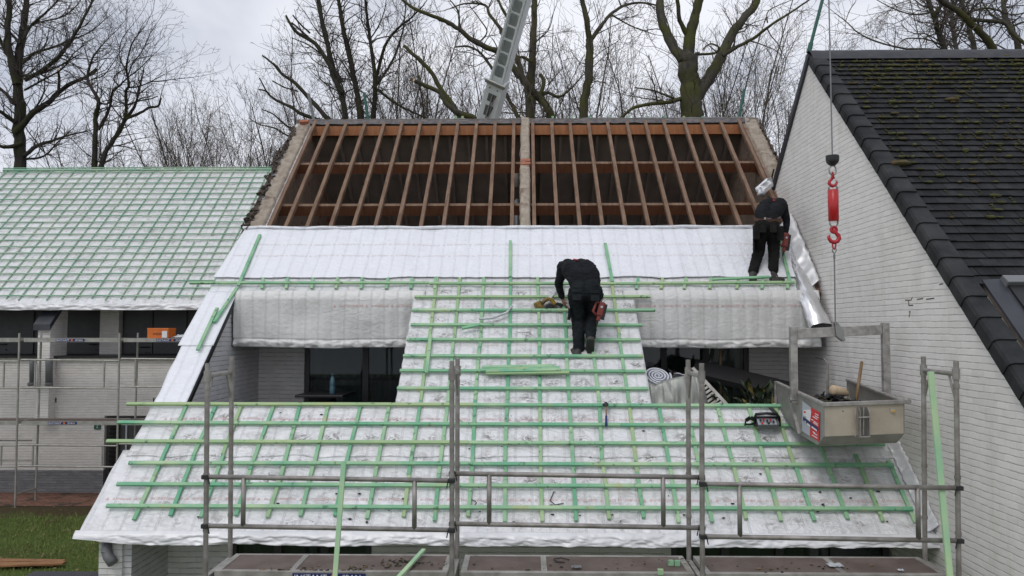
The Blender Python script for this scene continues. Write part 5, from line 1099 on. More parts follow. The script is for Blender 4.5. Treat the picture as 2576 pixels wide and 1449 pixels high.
def person(parts, base, label, mats, wr, seed):
    me = body(parts); zn = []
    A_ = np.array([p[0] for p in parts]); B_ = np.array([p[1] for p in parts]); R0_ = np.array([p[2] for p in parts]); R1_ = np.array([p[3] for p in parts]); D_ = B_-A_; LL = np.maximum((D_**2).sum(1), 1e-9)
    def zones(pts):
        out = np.empty(len(pts), int)
        for k in range(0, len(pts), 2000):
            c = pts[k:k+2000, None, :]; t = np.clip(((c-A_)*D_).sum(2)/LL, 0, 1); out[k:k+2000] = np.argmin(np.linalg.norm(c-(A_+D_*t[..., None]), axis=2)-(R0_+(R1_-R0_)*t), axis=1)
        return out
    Z_ = [p[4] for p in parts]; nv = len(me.vertices); V_ = np.empty(nv*3, np.float32); me.vertices.foreach_get('co', V_); vz = zones(V_.reshape(-1, 3))
    N_ = [v.normal.copy() for v in me.vertices]
    for v in me.vertices:
        if Z_[vz[v.index]] in (0, 1):
            p = v.co; k = noise.noise(Vector((p.x*9, p.y*9, p.z*16+seed)))*.5+abs(noise.noise(Vector((p.x*14+p.z*9, p.y*14, p.z*24+seed))))
            v.co = p+N_[v.index]*(k-.3)*wr
    fc = np.empty(len(me.polygons)*3, np.float32); me.polygons.foreach_get('center', fc); fz = zones(fc.reshape(-1, 3))
    for m in mats: me.materials.append(m)
    for f in me.polygons: f.material_index = Z_[fz[f.index]]; f.use_smooth = True
    for v in me.vertices: v.co -= base
    o = bpy.data.objects.new('person', me); COL.objects.link(o); o.location = base; return tag(o, label, 'person')
def cloth(name, c, c2):
    q = NT(name); q.set(.9, 0, .12); co = q.co(); q.col(q.mix(q.ramp(q.noise(co, 7, 4), .35, .65), c, c2)); q.bump(q.noise(q.mapped(co, (1, 1, 1.6)), 16, 4), .45, .012); return q.m
M['jacket'] = cloth('black jacket', (.010, .0105, .013), (.018, .019, .023)); M['trouser'] = cloth('dark work trousers', (.009, .011, .013), (.020, .023, .026)); M['trouserb'] = cloth('black work trousers', (.008, .008, .008), (.017, .017, .016))
M['skin'] = plain('skin', (.36, .155, .105), .5, 0, (.30, .115, .08), 20); M['boot'] = plain('dark boot', (.022, .020, .019), .6, 0, (.045, .04, .036), 14); M['hair'] = plain('brown hair', (.035, .022, .014), .8)
def hand(w, d, palmn, L=.19, curl=.5, side=1):
    """palm, four bent fingers and a thumb; w wrist, d pointing direction, palmn palm normal"""
    d = d.normalized(); palmn = (palmn-d*palmn.dot(d)).normalized(); x = d.cross(palmn)*side; out = []
    for k in (-1, 0, 1): out.append((w, w+d*L*.46+x*k*.026, .024, .020, 2))
    for k in range(4):
        off = (k-1.5)*.022; l = L*(.20, .235, .22, .17)[k]; p = w+d*L*.48+x*off; a = d*math.cos(curl*.5)+palmn*math.sin(curl*.5); b = d*math.cos(curl*1.3)+palmn*math.sin(curl*1.3)
        q_ = p+a*l; r_ = q_+b*l*.75; s_ = r_+(b*.7+palmn*.5)*l*.45; out += [(p, q_, .0105, .010, 2), (q_, r_, .010, .009, 2), (r_, s_, .009, .008, 2)]
    t0 = w+d*L*.14-x*.028; t1 = t0+(d*.55-x*.6+palmn*.5).normalized()*L*.24; t2 = t1+(d*.85+palmn*.45).normalized()*L*.2
    return out+[(t0, t1, .014, .012, 2), (t1, t2, .011, .009, 2)]
def foot(heel, toe, up, ankle):
    f = (toe-heel); s_ = f.cross(up).normalized()
    o = []
    for k in (-1, 1): o += [(heel+f*.12+s_*k*.012+up*.042, heel+f*.75+s_*k*.024+up*.040, .047, .042, 3), (heel+f*.75+s_*k*.018+up*.034, heel+f*.95+s_*k*.010+up*.030, .036, .030, 3)]
    return o+[(heel+f*.15+up*.05, ankle, .045, .05, 3), (heel+f*.5+up*.06, ankle, .036, .045, 3)]
def head(c, d, upv, r=.095):                                # skull, jaw, nose, ears: d faces, upv crown
    s_ = d.cross(upv).normalized()
    return [(c+upv*.03, c+upv*.03-d*.02, r, r*.98, 4), (c-upv*.045+d*.025, c-upv*.075+d*.045, r*.75, r*.5, 2), (c+d*.09-upv*.01, c+d*.115-upv*.03, .012, .014, 2), (c+s_*.092-upv*.02, c+s_*.095-upv*.045, .018, .012, 2), (c-s_*.092-upv*.02, c-s_*.095-upv*.045, .018, .012, 2), (c+d*.07-upv*.055+s_*.02, c+d*.07-upv*.055-s_*.02, .018, .018, 2)]
def face(par, c, d, upv):
    s_ = d.cross(upv).normalized()
    for k in (-1, 1): MB().ball(c+d*.086+s_*k*.032+upv*.012, .011, (1, 1, 1), 0, 10, 8).build('eye', M['stwhite'], par, smooth=True)
P = pY
# --- worker bending over on the middle strip
fl = MR.p(*MR.at(1456, 905, .06), .085)
hL, hR = P(1449, 742, 11.34), P(1497, 740, 11.36); wst = P(1471, 706, 11.42)
hlL, toL = P(1455, 902, 11.26), P(1437, 884, 11.48); anL = P(1456, 874, 11.36)
hlR, toR = P(1487, 853, 11.16), P(1484, 893, 11.36); anR = P(1486, 846, 11.27)
kL, kR = P(1454, 806, 11.50), P(1487, 800, 11.56)
shL, shR = P(1415, 671, 11.82), P(1474, 669, 11.86); elL, wrL = P(1405, 716, 11.92), P(1413, 744, 11.98)
elR, wrR = P(1478, 718, 12.02), P(1470, 742, 12.08)
b1, b2, b3 = P(1467, 694, 11.5), P(1456, 679, 11.66), P(1445, 670, 11.84); neck = P(1437, 678, 12.0); hd = P(1438, 698, 12.12)
sx_ = Vector((1, 0, 0)); out1 = []
out1 += [(hL, kL, .124, .098, 1), (kL, anL, .098, .082, 1), (hR, kR, .124, .098, 1), (kR, anR, .098, .076, 1), (hL+Vector((.02, 0, .03)), hR+Vector((-.02, 0, .03)), .135, .135, 1), (hL+Vector((.05, -.03, .0)), hL+Vector((.05, -.02, .09)), .12, .12, 1), (hR+Vector((-.05, -.03, .0)), hR+Vector((-.05, -.02, .09)), .12, .12, 1)]
out1 += [(anL-Vector((0, 0, .0)), anL+Vector((0, 0, -.02)), .074, .076, 1)]
for k in (-1, 1): o_ = sx_*.095*k; out1 += [(wst+o_+Vector((0, .02, -.03)), b1+o_*1.1, .135, .142, 0), (b1+o_*1.1, b2+o_*1.15, .142, .148, 0), (b2+o_*1.15, b3+o_*.95, .146, .120, 0), (b3+o_*.95, neck+o_*.2, .11, .075, 0)]
out1 += [(b3, shL, .11, .088, 0), (b3, shR, .11, .088, 0), (shL, elL, .082, .064, 0), (elL, wrL, .062, .050, 0), (shR, elR, .080, .064, 0), (elR, wrR, .062, .048, 0), (neck, hd.lerp(neck, .4), .06, .055, 2)]
hdir = (P(1418, 760, 12.02)-wrL).normalized()
out1 += [(wrL, wrL+hdir*.05, .030, .028, 2)]+hand(wrL+hdir*.05, hdir, Vector((.9, .2, -.1)), .19, .55, -1)+hand(wrR, Vector((-.1, .3, -1)), Vector((0, -1, 0)), .18, .8, 1)
out1 += foot(hlL, toL, MR.n*.8+Vector((0, 0, .3)), anL)
upR = (Vector((0, .85, .5))).normalized(); out1 += foot(hlR, toR, upR, anR)
hf, hu = Vector((0, .5, -.85)).normalized(), Vector((0, .85, .5)).normalized()
out1 += head(hd, hf, hu)
w1 = person(out1, Vector((fl.x, fl.y, fl.z-.1)), 'worker in black bending low on the batten grid with one heel lifted', [M['jacket'], M['trouser'], M['skin'], M['boot'], M['hair']], .016, 3)
face(w1, hd, hf, hu)
def patch(par, c, a, b, n_, nm, mat, th=.012):               # a flat piece of cloth lying on the clothing
    return MB().hexa([c-a-b, c+a-b, c+a+b, c-a+b, c-a-b+n_*th, c+a-b+n_*th, c+a+b+n_*th, c-a+b+n_*th]).build(nm, mat, par, bevel=.006)
pk = cloth('pocket cloth', (.012, .014, .016), (.026, .030, .034))
for x, y in ((1451, 742), (1497, 744)): c = P(x, y, 11.20); patch(w1, c, Vector((.062, 0, 0)), Vector((0, .012, .075)), Vector((0, -1, 0)), 'pocket', pk, .012); patch(w1, P(x, y-10, 11.185), Vector((.068, 0, 0)), Vector((0, .004, .022)), Vector((0, -1, 0)), 'pocket_flap', pk, .01)
c = P(1435, 790, 11.36); patch(w1, c, Vector((.012, .05, 0)), Vector((.008, 0, .085)), Vector((-1, -.3, 0)), 'thigh_pocket', pk, .03)
so_ = MB(); so_n = -upR
for k in range(1): so_.prism([hlR+(toR-hlR)*t+Vector((w_, 0, 0))-upR*.006 for t, w_ in ((-.02, -.035), (-.02, .035), (.3, .040), (.7, .055), (1.02, .03), (1.05, 0), (1.02, -.04), (.7, -.05), (.3, -.040))], -upR*.02)
so_.build('boot_sole', M['black'], w1, bevel=.006)
MB().tube([wrL-hdir*.03, wrL+hdir*.012], [.052, .047], 14).build('cuff', M['jacket'], w1, smooth=True)
MB().beam(P(1443, 652, 11.70), P(1452, 653, 11.72), .05, .010, (0, -.3, 1)).build('back_print', M['stred'], w1)
# --- worker stooping by the white gable
fb = MR.p(*MR.at(1922, 715, .06), .08)
hL, hR = P(1914, 574, 12.70), P(1945, 574, 12.70); wst = P(1930, 552, 12.74); kL, kR = P(1909, 632, 12.82), P(1947, 632, 12.84); anL, anR = P(1894, 684, 12.68), P(1945, 686, 12.72)
hlL, toL = P(1893, 712, 12.54), P(1896, 703, 12.80); hlR, toR = P(1940, 714, 12.54), P(1974, 710, 12.66)
b1, b2, b3 = P(1933, 536, 12.84), P(1941, 522, 12.98), P(1950, 514, 13.14); neck = P(1955, 517, 13.30); hd = P(1958, 530, 13.42)
shL, shR = P(1928, 524, 13.12), P(1970, 520, 13.06); elR, wrR = P(1979, 557, 13.06), P(1976, 586, 12.96); elL, wrL = P(1922, 560, 13.22), P(1938, 585, 13.22)
out2 = [(hL, kL, .116, .094, 1), (kL, anL, .094, .080, 1), (hR, kR, .116, .094, 1), (kR, anR, .094, .080, 1), (anL, anL.lerp(hlL, .62), .066, .060, 3), (anR, anR.lerp(hlR, .62), .066, .060, 3), (hL+Vector((.03, 0, .03)), hR+Vector((-.03, 0, .03)), .130, .130, 1), (hL+Vector((.04, -.02, .02)), wst+Vector((-.07, 0, -.02)), .12, .118, 1), (hR+Vector((-.04, -.02, .02)), wst+Vector((.07, 0, -.02)), .12, .118, 1)]
for k in (-1, 1): o_ = sx_*.080*k; out2 += [(wst+o_*1.0+Vector((0, .03, .02)), b1+o_*1.15, .118, .128, 0), (b1+o_*1.15, b2+o_*1.2, .128, .132, 0), (b2+o_*1.2, b3+o_, .130, .112, 0), (b3+o_, neck+o_*.2, .10, .07, 0)]
out2 += [(b3, shL, .10, .085, 0), (b3, shR, .10, .085, 0), (shR, elR, .080, .062, 0), (elR, wrR, .060, .048, 0), (shL, elL, .078, .06, 0), (elL, wrL, .06, .046, 0), (neck, hd.lerp(neck, .4), .058, .052, 2)]
hd2 = Vector((-.06, -.02, -1)); out2 += hand(wrR, hd2, Vector((-.9, -.2, 0)), .18, .9, 1)+hand(wrL, Vector((.2, .2, -1)), Vector((0, -1, 0)), .18, .7, -1)
out2 += foot(hlL, toL, Vector((0, -.3, .9)), anL)+foot(hlR, toR, Vector((0, -.2, .95)), anR)
out2 += head(hd, hf, hu)
w2 = person(out2, Vector((fb.x, fb.y, fb.z-.1)), 'worker in black with a brown tool belt stooping beside the white gable wall', [M['jacket'], M['trouserb'], M['skin'], M['boot'], M['hair']], .014, 9)
face(w2, hd, hf, hu)
def ring(c, rx, ry, tilt, n=28): return [c+Vector((rx*math.cos(t), ry*math.sin(t), tilt*math.sin(t))) for t in (2*math.pi*k/n for k in range(n))]
wb_ = P(1930, 550.5, 12.735); bl = MB(); rg = ring(wb_, .205, .142, .05)
for a, b_ in zip(rg, rg[1:]+rg[:1]): bl.beam(a, b_+(b_-a)*.05, .012, .052, (0, -.25, 1))
bl.build('tool_belt', plain('brown leather', (.085, .035, .022), .6), w2); c = rg[20]; 
MB().beam(P(1922, 549.5, 12.58), P(1927, 549.5, 12.58), .012, .035).build('belt_buckle', M['galvL'], w2)
rg = ring(P(1931, 545.5, 12.77), .198, .140, .05); bl = MB()
for a, b_ in zip(rg, rg[1:]+rg[:1]): bl.beam(a, b_+(b_-a)*.05, .01, .022, (0, -.25, 1))
bl.build('shirt_hem', plain('lilac shirt', (.20, .19, .26), .8), w2)
pkb = cloth('black pocket cloth', (.010, .010, .010), (.022, .022, .021))
for x, y, Y in ((1900, 585, 12.62), (1960, 588, 12.62)): patch(w2, P(x, y, Y), Vector((.045, .01, 0)), Vector((0, 0, .11)), Vector((0, -1, 0)), 'holster_pocket', pkb, .10)
patch(w2, P(1899, 615, 12.70), Vector((.02, .05, 0)), Vector((0, 0, .09)), Vector((-1, -.3, 0)), 'thigh_pocket', pkb, .03)
patch(w2, P(1918, 576, 12.56), Vector((.055, 0, 0)), Vector((0, .01, .06)), Vector((0, -1, 0)), 'pocket', pkb, .02); patch(w2, P(1945, 576, 12.56), Vector((.055, 0, 0)), Vector((0, .01, .06)), Vector((0, -1, 0)), 'pocket', pkb, .02)
MB().beam(P(1944, 504, 13.02), P(1960, 504, 13.06), .05, .012, (0, -.4, 1)).build('back_print', M['stred'], w2)
# --- nail guns
M['gunred'] = plain('worn red body', (.24, .035, .025), .45, 0, (.15, .03, .025), 18)
def nailgun(top, tip, Y, lab, hang):
    a, b_ = P(*top, Y), P(*tip, Y); d = (b_-a); o = thing('nail_gun', b_, lab, 'nail gun'); s_ = d.cross(Vector((0, 1, 0))).normalized(); L = d.length
    MB().beam(a+d*.05, a+d*.62, .085, .075, (0, 1, 0)).build('housing', M['gunred'], o, bevel=.016); MB().beam(a+d*.10+s_*.05, a+d*.74+s_*.055, .05, .05, (0, 1, 0)).build('magazine', M['black'], o, bevel=.006)
    MB().beam(a+d*.62, a+d*.82, .055, .05, (0, 1, 0)).build('cylinder', M['gunred'], o, bevel=.01); MB().tube([a+d*.80, a+d*1.0], [.018, .010], 8).build('nose', M['blacksteel'], o)
    MB().tube([a+d*.14-s_*.01, a+d*.10-s_*.085, a+d*.5-s_*.10, a+d*.62-s_*.03], .020, 8).build('handle', M['gunred'], o, smooth=True)
    MB().tube([a+d*.25+Vector((0, -.04, 0)), a+d*.25+Vector((0, -.046, 0))], .018, 10).build('badge', M['stgrey'], o)
    if hang: MB().tube([a+d*.06, a-d*.06+s_*.03, a-d*.14+s_*.06], .008, 6).tube([a+d*.04-s_*.03, a-d*.08-s_*.01, a-d*.12+s_*.06], .006, 6).build('hanging_hook', M['steel'], o)
    return o
nailgun((1517, 757), (1501, 818), 11.24, 'red nail gun hanging from the hip of the worker on the batten grid', True)
nailgun((1979, 583), (1969, 645), 12.86, 'red nail gun held low by the worker beside the white gable', False)
# ================================================================ TREES (bare, late winter)
class TM:                                                    # many thin tapering tubes in one array
    def __init__(s): s.v, s.f, s.m, s.n = [], [], [], 0
    def tube(s, P, rr, n, mi):
        P = np.asarray(P, float); N = len(P); T = np.gradient(P, axis=0); T /= np.linalg.norm(T, axis=1)[:, None]+1e-9
        a = np.array([0, 0, 1.]) if abs(T[0, 2]) < .85 else np.array([1., 0, 0])
        X = np.cross(T, a); X /= np.linalg.norm(X, axis=1)[:, None]+1e-9; Y = np.cross(T, X); t = np.arange(n)*2*np.pi/n
        V = P[:, None, :]+(X[:, None, :]*np.cos(t)[None, :, None]+Y[:, None, :]*np.sin(t)[None, :, None])*np.asarray(rr)[:, None, None]
        s.v.append(V.reshape(-1, 3)); i = np.arange(N-1)[:, None]*n; k = np.arange(n)[None, :]; k2 = (k+1) % n
        s.f.append((np.stack([i+k, i+k2, i+n+k2, i+n+k], -1)+s.n).reshape(-1, 4)); s.m.append(np.full((N-1)*n, mi, np.int32)); s.n += N*n
    def build(s, name, mats, parent, smooth=True):
        v = np.concatenate(s.v)-np.array(root_loc(parent)); f = np.concatenate(s.f).astype(np.int32); m = np.concatenate(s.m)
        me = bpy.data.meshes.new(name); me.vertices.add(len(v)); me.vertices.foreach_set('co', v.ravel()); me.loops.add(f.size); me.loops.foreach_set('vertex_index', f.ravel())
        me.polygons.add(len(f)); me.polygons.foreach_set('loop_start', np.arange(len(f), dtype=np.int32)*4)
        for q in mats: me.materials.append(q)
        me.polygons.foreach_set('material_index', m); me.polygons.foreach_set('use_smooth', [smooth]*len(f)); me.update(calc_edges=True); me.validate()
        o = bpy.data.objects.new(name, me); COL.objects.link(o); o.parent = parent; return o
def grow(T, R_, p, d, L, r, lvl, maxl, up=.05, dens=1.0, rmin=.005, wig=.22, droop=0):
    n = max(3, min(8, int(L/.28))); pts = [p]; d = d/np.linalg.norm(d)
    for i in range(n):
        d = d+R_.normal(0, wig, 3)*(.6 if lvl == 0 else 1); d[2] += up-droop*(i/n); d /= np.linalg.norm(d); pts.append(pts[-1]+d*L/n)
    pts = np.array(pts); rr = np.maximum(r*(1-np.linspace(0, 1, n+1)*.72), rmin*.8); T.tube(pts, rr, 6 if r > .05 else (4 if r > .018 else 3), 0 if r > .03 else 1)
    if lvl < maxl and L > .25:
        k = R_.poisson(max(1.5, L*(2.6 if lvl > 0 else 2.0))*dens); k = min(k, 16)
        for _ in range(k):
            t = R_.uniform(.18, 1)**.8*n; i = min(int(t), n-1); q = pts[i]+(pts[i+1]-pts[i])*(t-i); dd = pts[i+1]-pts[i]; dd /= np.linalg.norm(dd)
            s = np.cross(dd, R_.normal(0, 1, 3)); s /= np.linalg.norm(s)+1e-9; a = R_.uniform(.45, 1.05)
            grow(T, R_, q, dd*math.cos(a)+s*math.sin(a), L*R_.uniform(.32, .62)*(1.1-.45*t/n), max(rmin, rr[i]*R_.uniform(.45, .7)), lvl+1, maxl, up, dens, rmin, wig, droop)
def R1(z): return [(x/3, y/3, w/3) for x, y, w in z]
def R2(z): return [(858.7+x/3, y/3, w/3) for x, y, w in z]
def R3(z): return [(1717.3+x/3, y/3, w/3) for x, y, w in z]
def wl(pts, w0, w1): n = len(pts)-1; return [(x, y, w0+(w1-w0)*i/n) for i, (x, y) in enumerate(pts)]
def tree(label, Y, limbs, seed, mats, group=None, twigs=1.0, cat='tree', droop=0, rmin=.006, tw_mat='twig'):
    R_ = np.random.default_rng(seed); Tk, Cr = TM(), TM(); base = None
    for pts, dens, kind in limbs:
        P, rr = [], []; dY = 0; sl = R_.normal(0, .35) if kind != 't' else 0
        for i, (x, y, w) in enumerate(pts):
            yy = Y+dY; q = np.array(pY(x, y, yy)); P.append(q); rr.append(max(.012, w/2*yy/FPX)); dY += sl*.5+R_.normal(0, .12)*(kind != 't')
        P = np.array(P); rr = np.array(rr)
        m = len(P); tt = np.linspace(0, m-1, (m-1)*4+1); S_ = []              # smooth curve through the traced points
        for t in tt:
            i = min(int(t), m-2); u = t-i; a = P[max(i-1, 0)]; b = P[i]; c = P[i+1]; e = P[min(i+2, m-1)]
            S_.append(.5*(2*b+(c-a)*u+(2*a-5*b+4*c-e)*u*u+(3*b-a-3*c+e)*u**3))
        S_ = np.array(S_); rs = np.interp(tt, np.arange(m), rr); S_ += R_.normal(0, 1, S_.shape)*rs[:, None]*.10; rs *= 1+R_.normal(0, .05, len(rs))
        if kind in ('t', 'T'):                                              # carry the trunk down to the ground
            g = S_[0].copy(); g[2] = -.1; S_ = np.vstack([[g], S_]); rs = np.concatenate([[rs[0]*1.35], rs])
            if base is None: base = Vector((g[0], g[1], 0))
        Tk.tube(S_, rs, 10 if rs.max() > .08 else 7, 0)
        seg = np.linalg.norm(np.diff(S_, axis=0), axis=1).sum(); k = int(seg*3.0*dens*twigs)
        for _ in range(k):
            t = R_.uniform(.12 if kind in 'tT' else .05, 1.0); i = min(int(t*(len(S_)-1)), len(S_)-2)
            if S_[i][2] < 6.5: continue
            dd = S_[i+1]-S_[i]; dd /= np.linalg.norm(dd)+1e-9; s = np.cross(dd, R_.normal(0, 1, 3)); s /= np.linalg.norm(s)+1e-9; a = R_.uniform(.5, 1.15)
            L = R_.uniform(.6, 2.3)*(1.2-.5*t); grow(Cr, R_, S_[i]+dd*R_.uniform(0, .1), dd*math.cos(a)+s*math.sin(a), L, min(rs[i]*.5, R_.uniform(.012, .030)), 1, 3, .05, .85, rmin, .24, droop)
        if kind == 'x' or kind == 'T' or kind == 'b':                        # a living tip keeps forking
            dd = S_[-1]-S_[-2]; grow(Cr, R_, S_[-1], dd, R_.uniform(1.2, 2.4), rs[-1]*.9, 0, 3, .05, 1.0, rmin, .2, droop)
        if kind == 's':                                                     # sawn end
            dd = S_[-1]-S_[-2]; dd /= np.linalg.norm(dd); Tk.tube(np.array([S_[-1]-dd*.01, S_[-1]+dd*.012]), [rs[-1]*.98, rs[-1]*.9], 10, 1); Tk.tube(np.array([S_[-1]+dd*.012, S_[-1]+dd*.016]), [rs[-1]*.9, .001], 10, 1)
    o = thing('bare_tree', base or Vector((P[0][0], P[0][1], 0)), label, cat, group)
    Tk.build('trunk', [mats, M['cut']], o)
    if Cr.n: Cr.build('crown', [mats, M[tw_mat]], o)
    return o
BD, BM = M['barkd'], M['barkm']
tree('largest dark bare tree beyond the finished green batten roof, with a long sawn-off limb', 30, [
 (R1(wl([(155,1320),(150,1050),(145,800),(135,600),(140,450),(165,280),(190,100),(205,-60)], 92, 42)), .7, 'T'),
 (R1(wl([(125,640),(75,420),(55,250),(70,80),(65,-60)], 58, 34)), 1, 'x'),
 (R1(wl([(110,1010),(250,850),(380,760),(440,700),(540,630),(650,580),(730,520)], 52, 18)), .7, 's'),
 (R1(wl([(440,700),(447,600),(440,525)], 22, 17)), .3, 's'), (R1(wl([(160,1080),(60,1110),(-60,1090)], 36, 20)), .8, 'b'), (R1(wl([(110,920),(40,870),(-60,800)], 36, 22)), 1, 'b'),
 (R1(wl([(100,780),(40,700),(-60,620)], 30, 16)), 1, 'b'), (R1(wl([(180,1180),(280,1100),(400,1060),(520,1020),(660,990)], 34, 8)), 1.2, 'b'),
 (R1(wl([(190,600),(320,530),(440,430),(540,300),(620,160),(700,0),(730,-60)], 36, 12)), 1.5, 'b'), (R1(wl([(170,480),(260,400),(390,360),(520,310),(680,240),(800,140)], 25, 5)), 1.5, 'b'),
 (R1(wl([(175,300),(230,200),(330,110),(420,20),(470,-50)], 26, 8)), 1.5, 'b'), (R1(wl([(160,570),(300,560),(480,480),(620,400)], 20, 5)), 1.5, 'b'), (R1(wl([(150,330),(60,230),(-60,120)], 26, 10)), 1.3, 'b'),
 (R1(wl([(185,680),(330,600),(470,520),(560,400),(640,340)], 18, 5)), 1.4, 'b'), (R1(wl([(170,230),(290,170),(460,130),(560,60),(640,-40)], 16, 5)), 1.5, 'b'), (R1(wl([(200,1200),(330,1180),(430,1080),(560,960)], 20, 5)), 1.2, 'b'), (R1(wl([(240,860),(330,700),(345,560),(420,420)], 16, 5)), 1.2, 'b'), (R1(wl([(55,420),(0,300),(-60,220)], 26, 14)), 1, 'b')], 1, BD, twigs=1.9, rmin=.005)
tree('crooked bare tree with two leaning stems and a hooked sawn-off limb', 28.5, [
 (R1(wl([(710,1320),(720,990),(725,860),(745,770),(700,680),(660,590),(690,460),(730,390),(790,320)], 42, 8)), .6, 'T'), (R1(wl([(748,1320),(790,1160),(840,1080),(900,990),(945,900)], 40, 30)), .5, 'T'),
 (R1(wl([(945,900),(955,780),(950,690),(975,640),(955,540),(965,440),(1000,320),(1060,240)], 28, 7)), 1.1, 'b'), (R1(wl([(945,900),(1060,850),(1130,810),(1195,800),(1215,740)], 24, 14)), .15, 's'),
 (R1(wl([(740,980),(800,880),(835,780),(850,690),(900,650),(960,590),(1050,520),(1150,420)], 26, 5)), 1.1, 'b'), (R1(wl([(850,690),(890,650),(860,600),(880,560),(960,510)], 14, 6)), 1.2, 'b'), (R1(wl([(960,660),(1040,655),(1130,620),(1240,560)], 16, 5)), 1.2, 'b'),
 (R1(wl([(965,790),(1060,760),(1140,745),(1190,725)], 12, 7)), .2, 's'), (R1(wl([(960,590),(1000,480),(1070,390),(1120,280),(1160,210)], 12, 4)), 1.6, 'b'), (R1(wl([(745,775),(800,785),(830,770)], 14, 12)), .3, 's'),
 (R1(wl([(1130,620),(1300,600),(1440,585)], 8, 3)), 1.5, 'b'), (R1(wl([(955,540),(900,420),(920,300),(990,200)], 11, 4)), 1.6, 'b'), (R1(wl([(690,600),(780,570),(850,480),(940,340)], 11, 4)), 1.5, 'b')], 2, BD, twigs=1.6, rmin=.005)
tree('bare tree whose long sawn-off limbs reach out past the rubble-topped gable', 27, [
 (R2(wl([(40,1020),(20,800),(-40,600),(-90,400),(-140,200),(-170,-40)], 48, 26)), .8, 'T'),
 (R1(wl([(2590,1000),(2480,900),(2350,760),(2230,630),(2130,560),(2060,480),(1980,420)], 42, 12)), .12, 's'), (R1(wl([(2130,560),(2100,510),(2060,475)], 12, 10)), 0, 's'),
 (R1(wl([(2560,960),(2300,870),(2180,800),(2060,740),(2010,690),(1955,675)], 34, 10)), .15, 's'), (R1(wl([(2010,690),(1985,640),(1958,590)], 14, 10)), 0, 's'), (R1(wl([(2250,690),(2150,660),(2055,610)], 12, 9)), .1, 's'),
 (R1(wl([(2560,1040),(2230,980),(2130,920),(2060,860),(1975,825)], 20, 8)), .3, 's'), (R1(wl([(2560,1100),(2210,1035),(2080,970),(1960,940),(1880,890)], 18, 6)), .6, 's'),
 (R1(wl([(2576,620),(2480,480),(2380,330),(2250,250),(2190,180),(2160,120)], 42, 16)), .15, 's'), (R1(wl([(2380,330),(2270,230),(2200,170)], 16, 12)), .1, 's'), (R1(wl([(2340,250),(2270,185),(2210,115)], 15, 11)), .1, 's'),
 (R1(wl([(2590,700),(2510,560),(2470,300),(2420,120),(2390,-30)], 42, 20)), .9, 'b'), (R1(wl([(2500,640),(2420,600),(2360,480),(2200,490)], 10, 3)), 1.2, 'b'), (R1(wl([(2450,430),(2330,340),(2200,285)], 14, 6)), .8, 's')], 3, BD)
tree('bare tree with two straight dark stems behind the open rafters', 27.5, [
 (R2(wl([(160,1020),(150,880),(118,700),(62,420),(10,200),(-25,-30)], 56, 28)), .9, 'T'), (R2(wl([(235,1020),(240,880),(255,620),(210,250),(178,-30)], 50, 18)), .9, 'T'),
 (R2(wl([(255,620),(330,350),(420,220),(520,140),(620,40)], 28, 9)), 1, 'b'), (R2(wl([(265,640),(350,520),(420,380),(470,200),(490,-20)], 24, 9)), 1, 'b'), (R2(wl([(100,640),(40,520),(-20,430)], 18, 8)), 1, 'b'), (R2(wl([(215,300),(290,180),(330,60),(340,-30)], 12, 6)), 1.2, 'b'), (R2(wl([(280,680),(380,760),(500,830),(640,890)], 22, 12)), .5, 'b')], 4, BD)
tree('mossy pair of sawn-off limbs slanting up behind the rafters, one with a pale cut end', 26.5, [
 (R2(wl([(1060,1030),(1010,900),(880,850),(800,790),(740,700),(620,640),(550,605)], 54, 26)), .12, 's'), (R2(wl([(600,640),(590,600),(582,565)], 18, 17)), 0, 's'),
 (R2(wl([(960,1030),(900,900),(830,780),(760,690),(690,560),(600,460),(530,400),(475,345)], 50, 25)), .12, 's'), (R2(wl([(790,780),(770,755),(752,738)], 20, 18)), 0, 's'), (R2(wl([(560,470),(545,455),(528,450)], 10, 8)), 0, 's')], 5, BM)
tree('large oak behind the crane boom with a long mossy limb sweeping away from its trunk', 27.8, [
 (R2(wl([(1430,1020),(1430,700),(1440,480),(1450,250),(1458,-40)], 78, 44)), .7, 'T'), (R2(wl([(1600,1020),(1570,850),(1500,750),(1400,640),(1310,530),(1200,400),(1130,370),(1000,310),(890,220),(780,160),(660,110),(540,60),(450,-10)], 66, 20)), .7, 'b'),
 (R2(wl([(1340,900),(1250,720),(1140,520),(1050,400),(960,350),(860,355)], 32, 12)), .4, 's'), (R2(wl([(1215,235),(1120,110),(1085,40),(950,25),(830,60)], 30, 8)), 1, 'b'), (R2(wl([(1200,235),(1320,430),(1380,600),(1420,720)], 30, 40)), .4, 's'),
 (R2(wl([(1490,740),(1560,700),(1640,730),(1720,680),(1820,570)], 32, 9)), .6, 'b'), (R2(wl([(890,220),(880,80),(800,-20)], 18, 8)), 1, 'b'), (R2(wl([(1440,470),(1370,430),(1330,440)], 24, 16)), .2, 's'), (R2(wl([(1300,200),(1210,60),(1180,-30)], 28, 15)), .7, 'b'), (R2(wl([(1030,330),(1100,240),(1040,140),(980,60)], 13, 6)), 1, 'b'), (R2(wl([(1500,720),(1530,620),(1500,560)], 34, 26)), .3, 's'), (R2(wl([(1450,330),(1560,230),(1600,100)], 13, 5)), 1, 'b')], 6, BM)
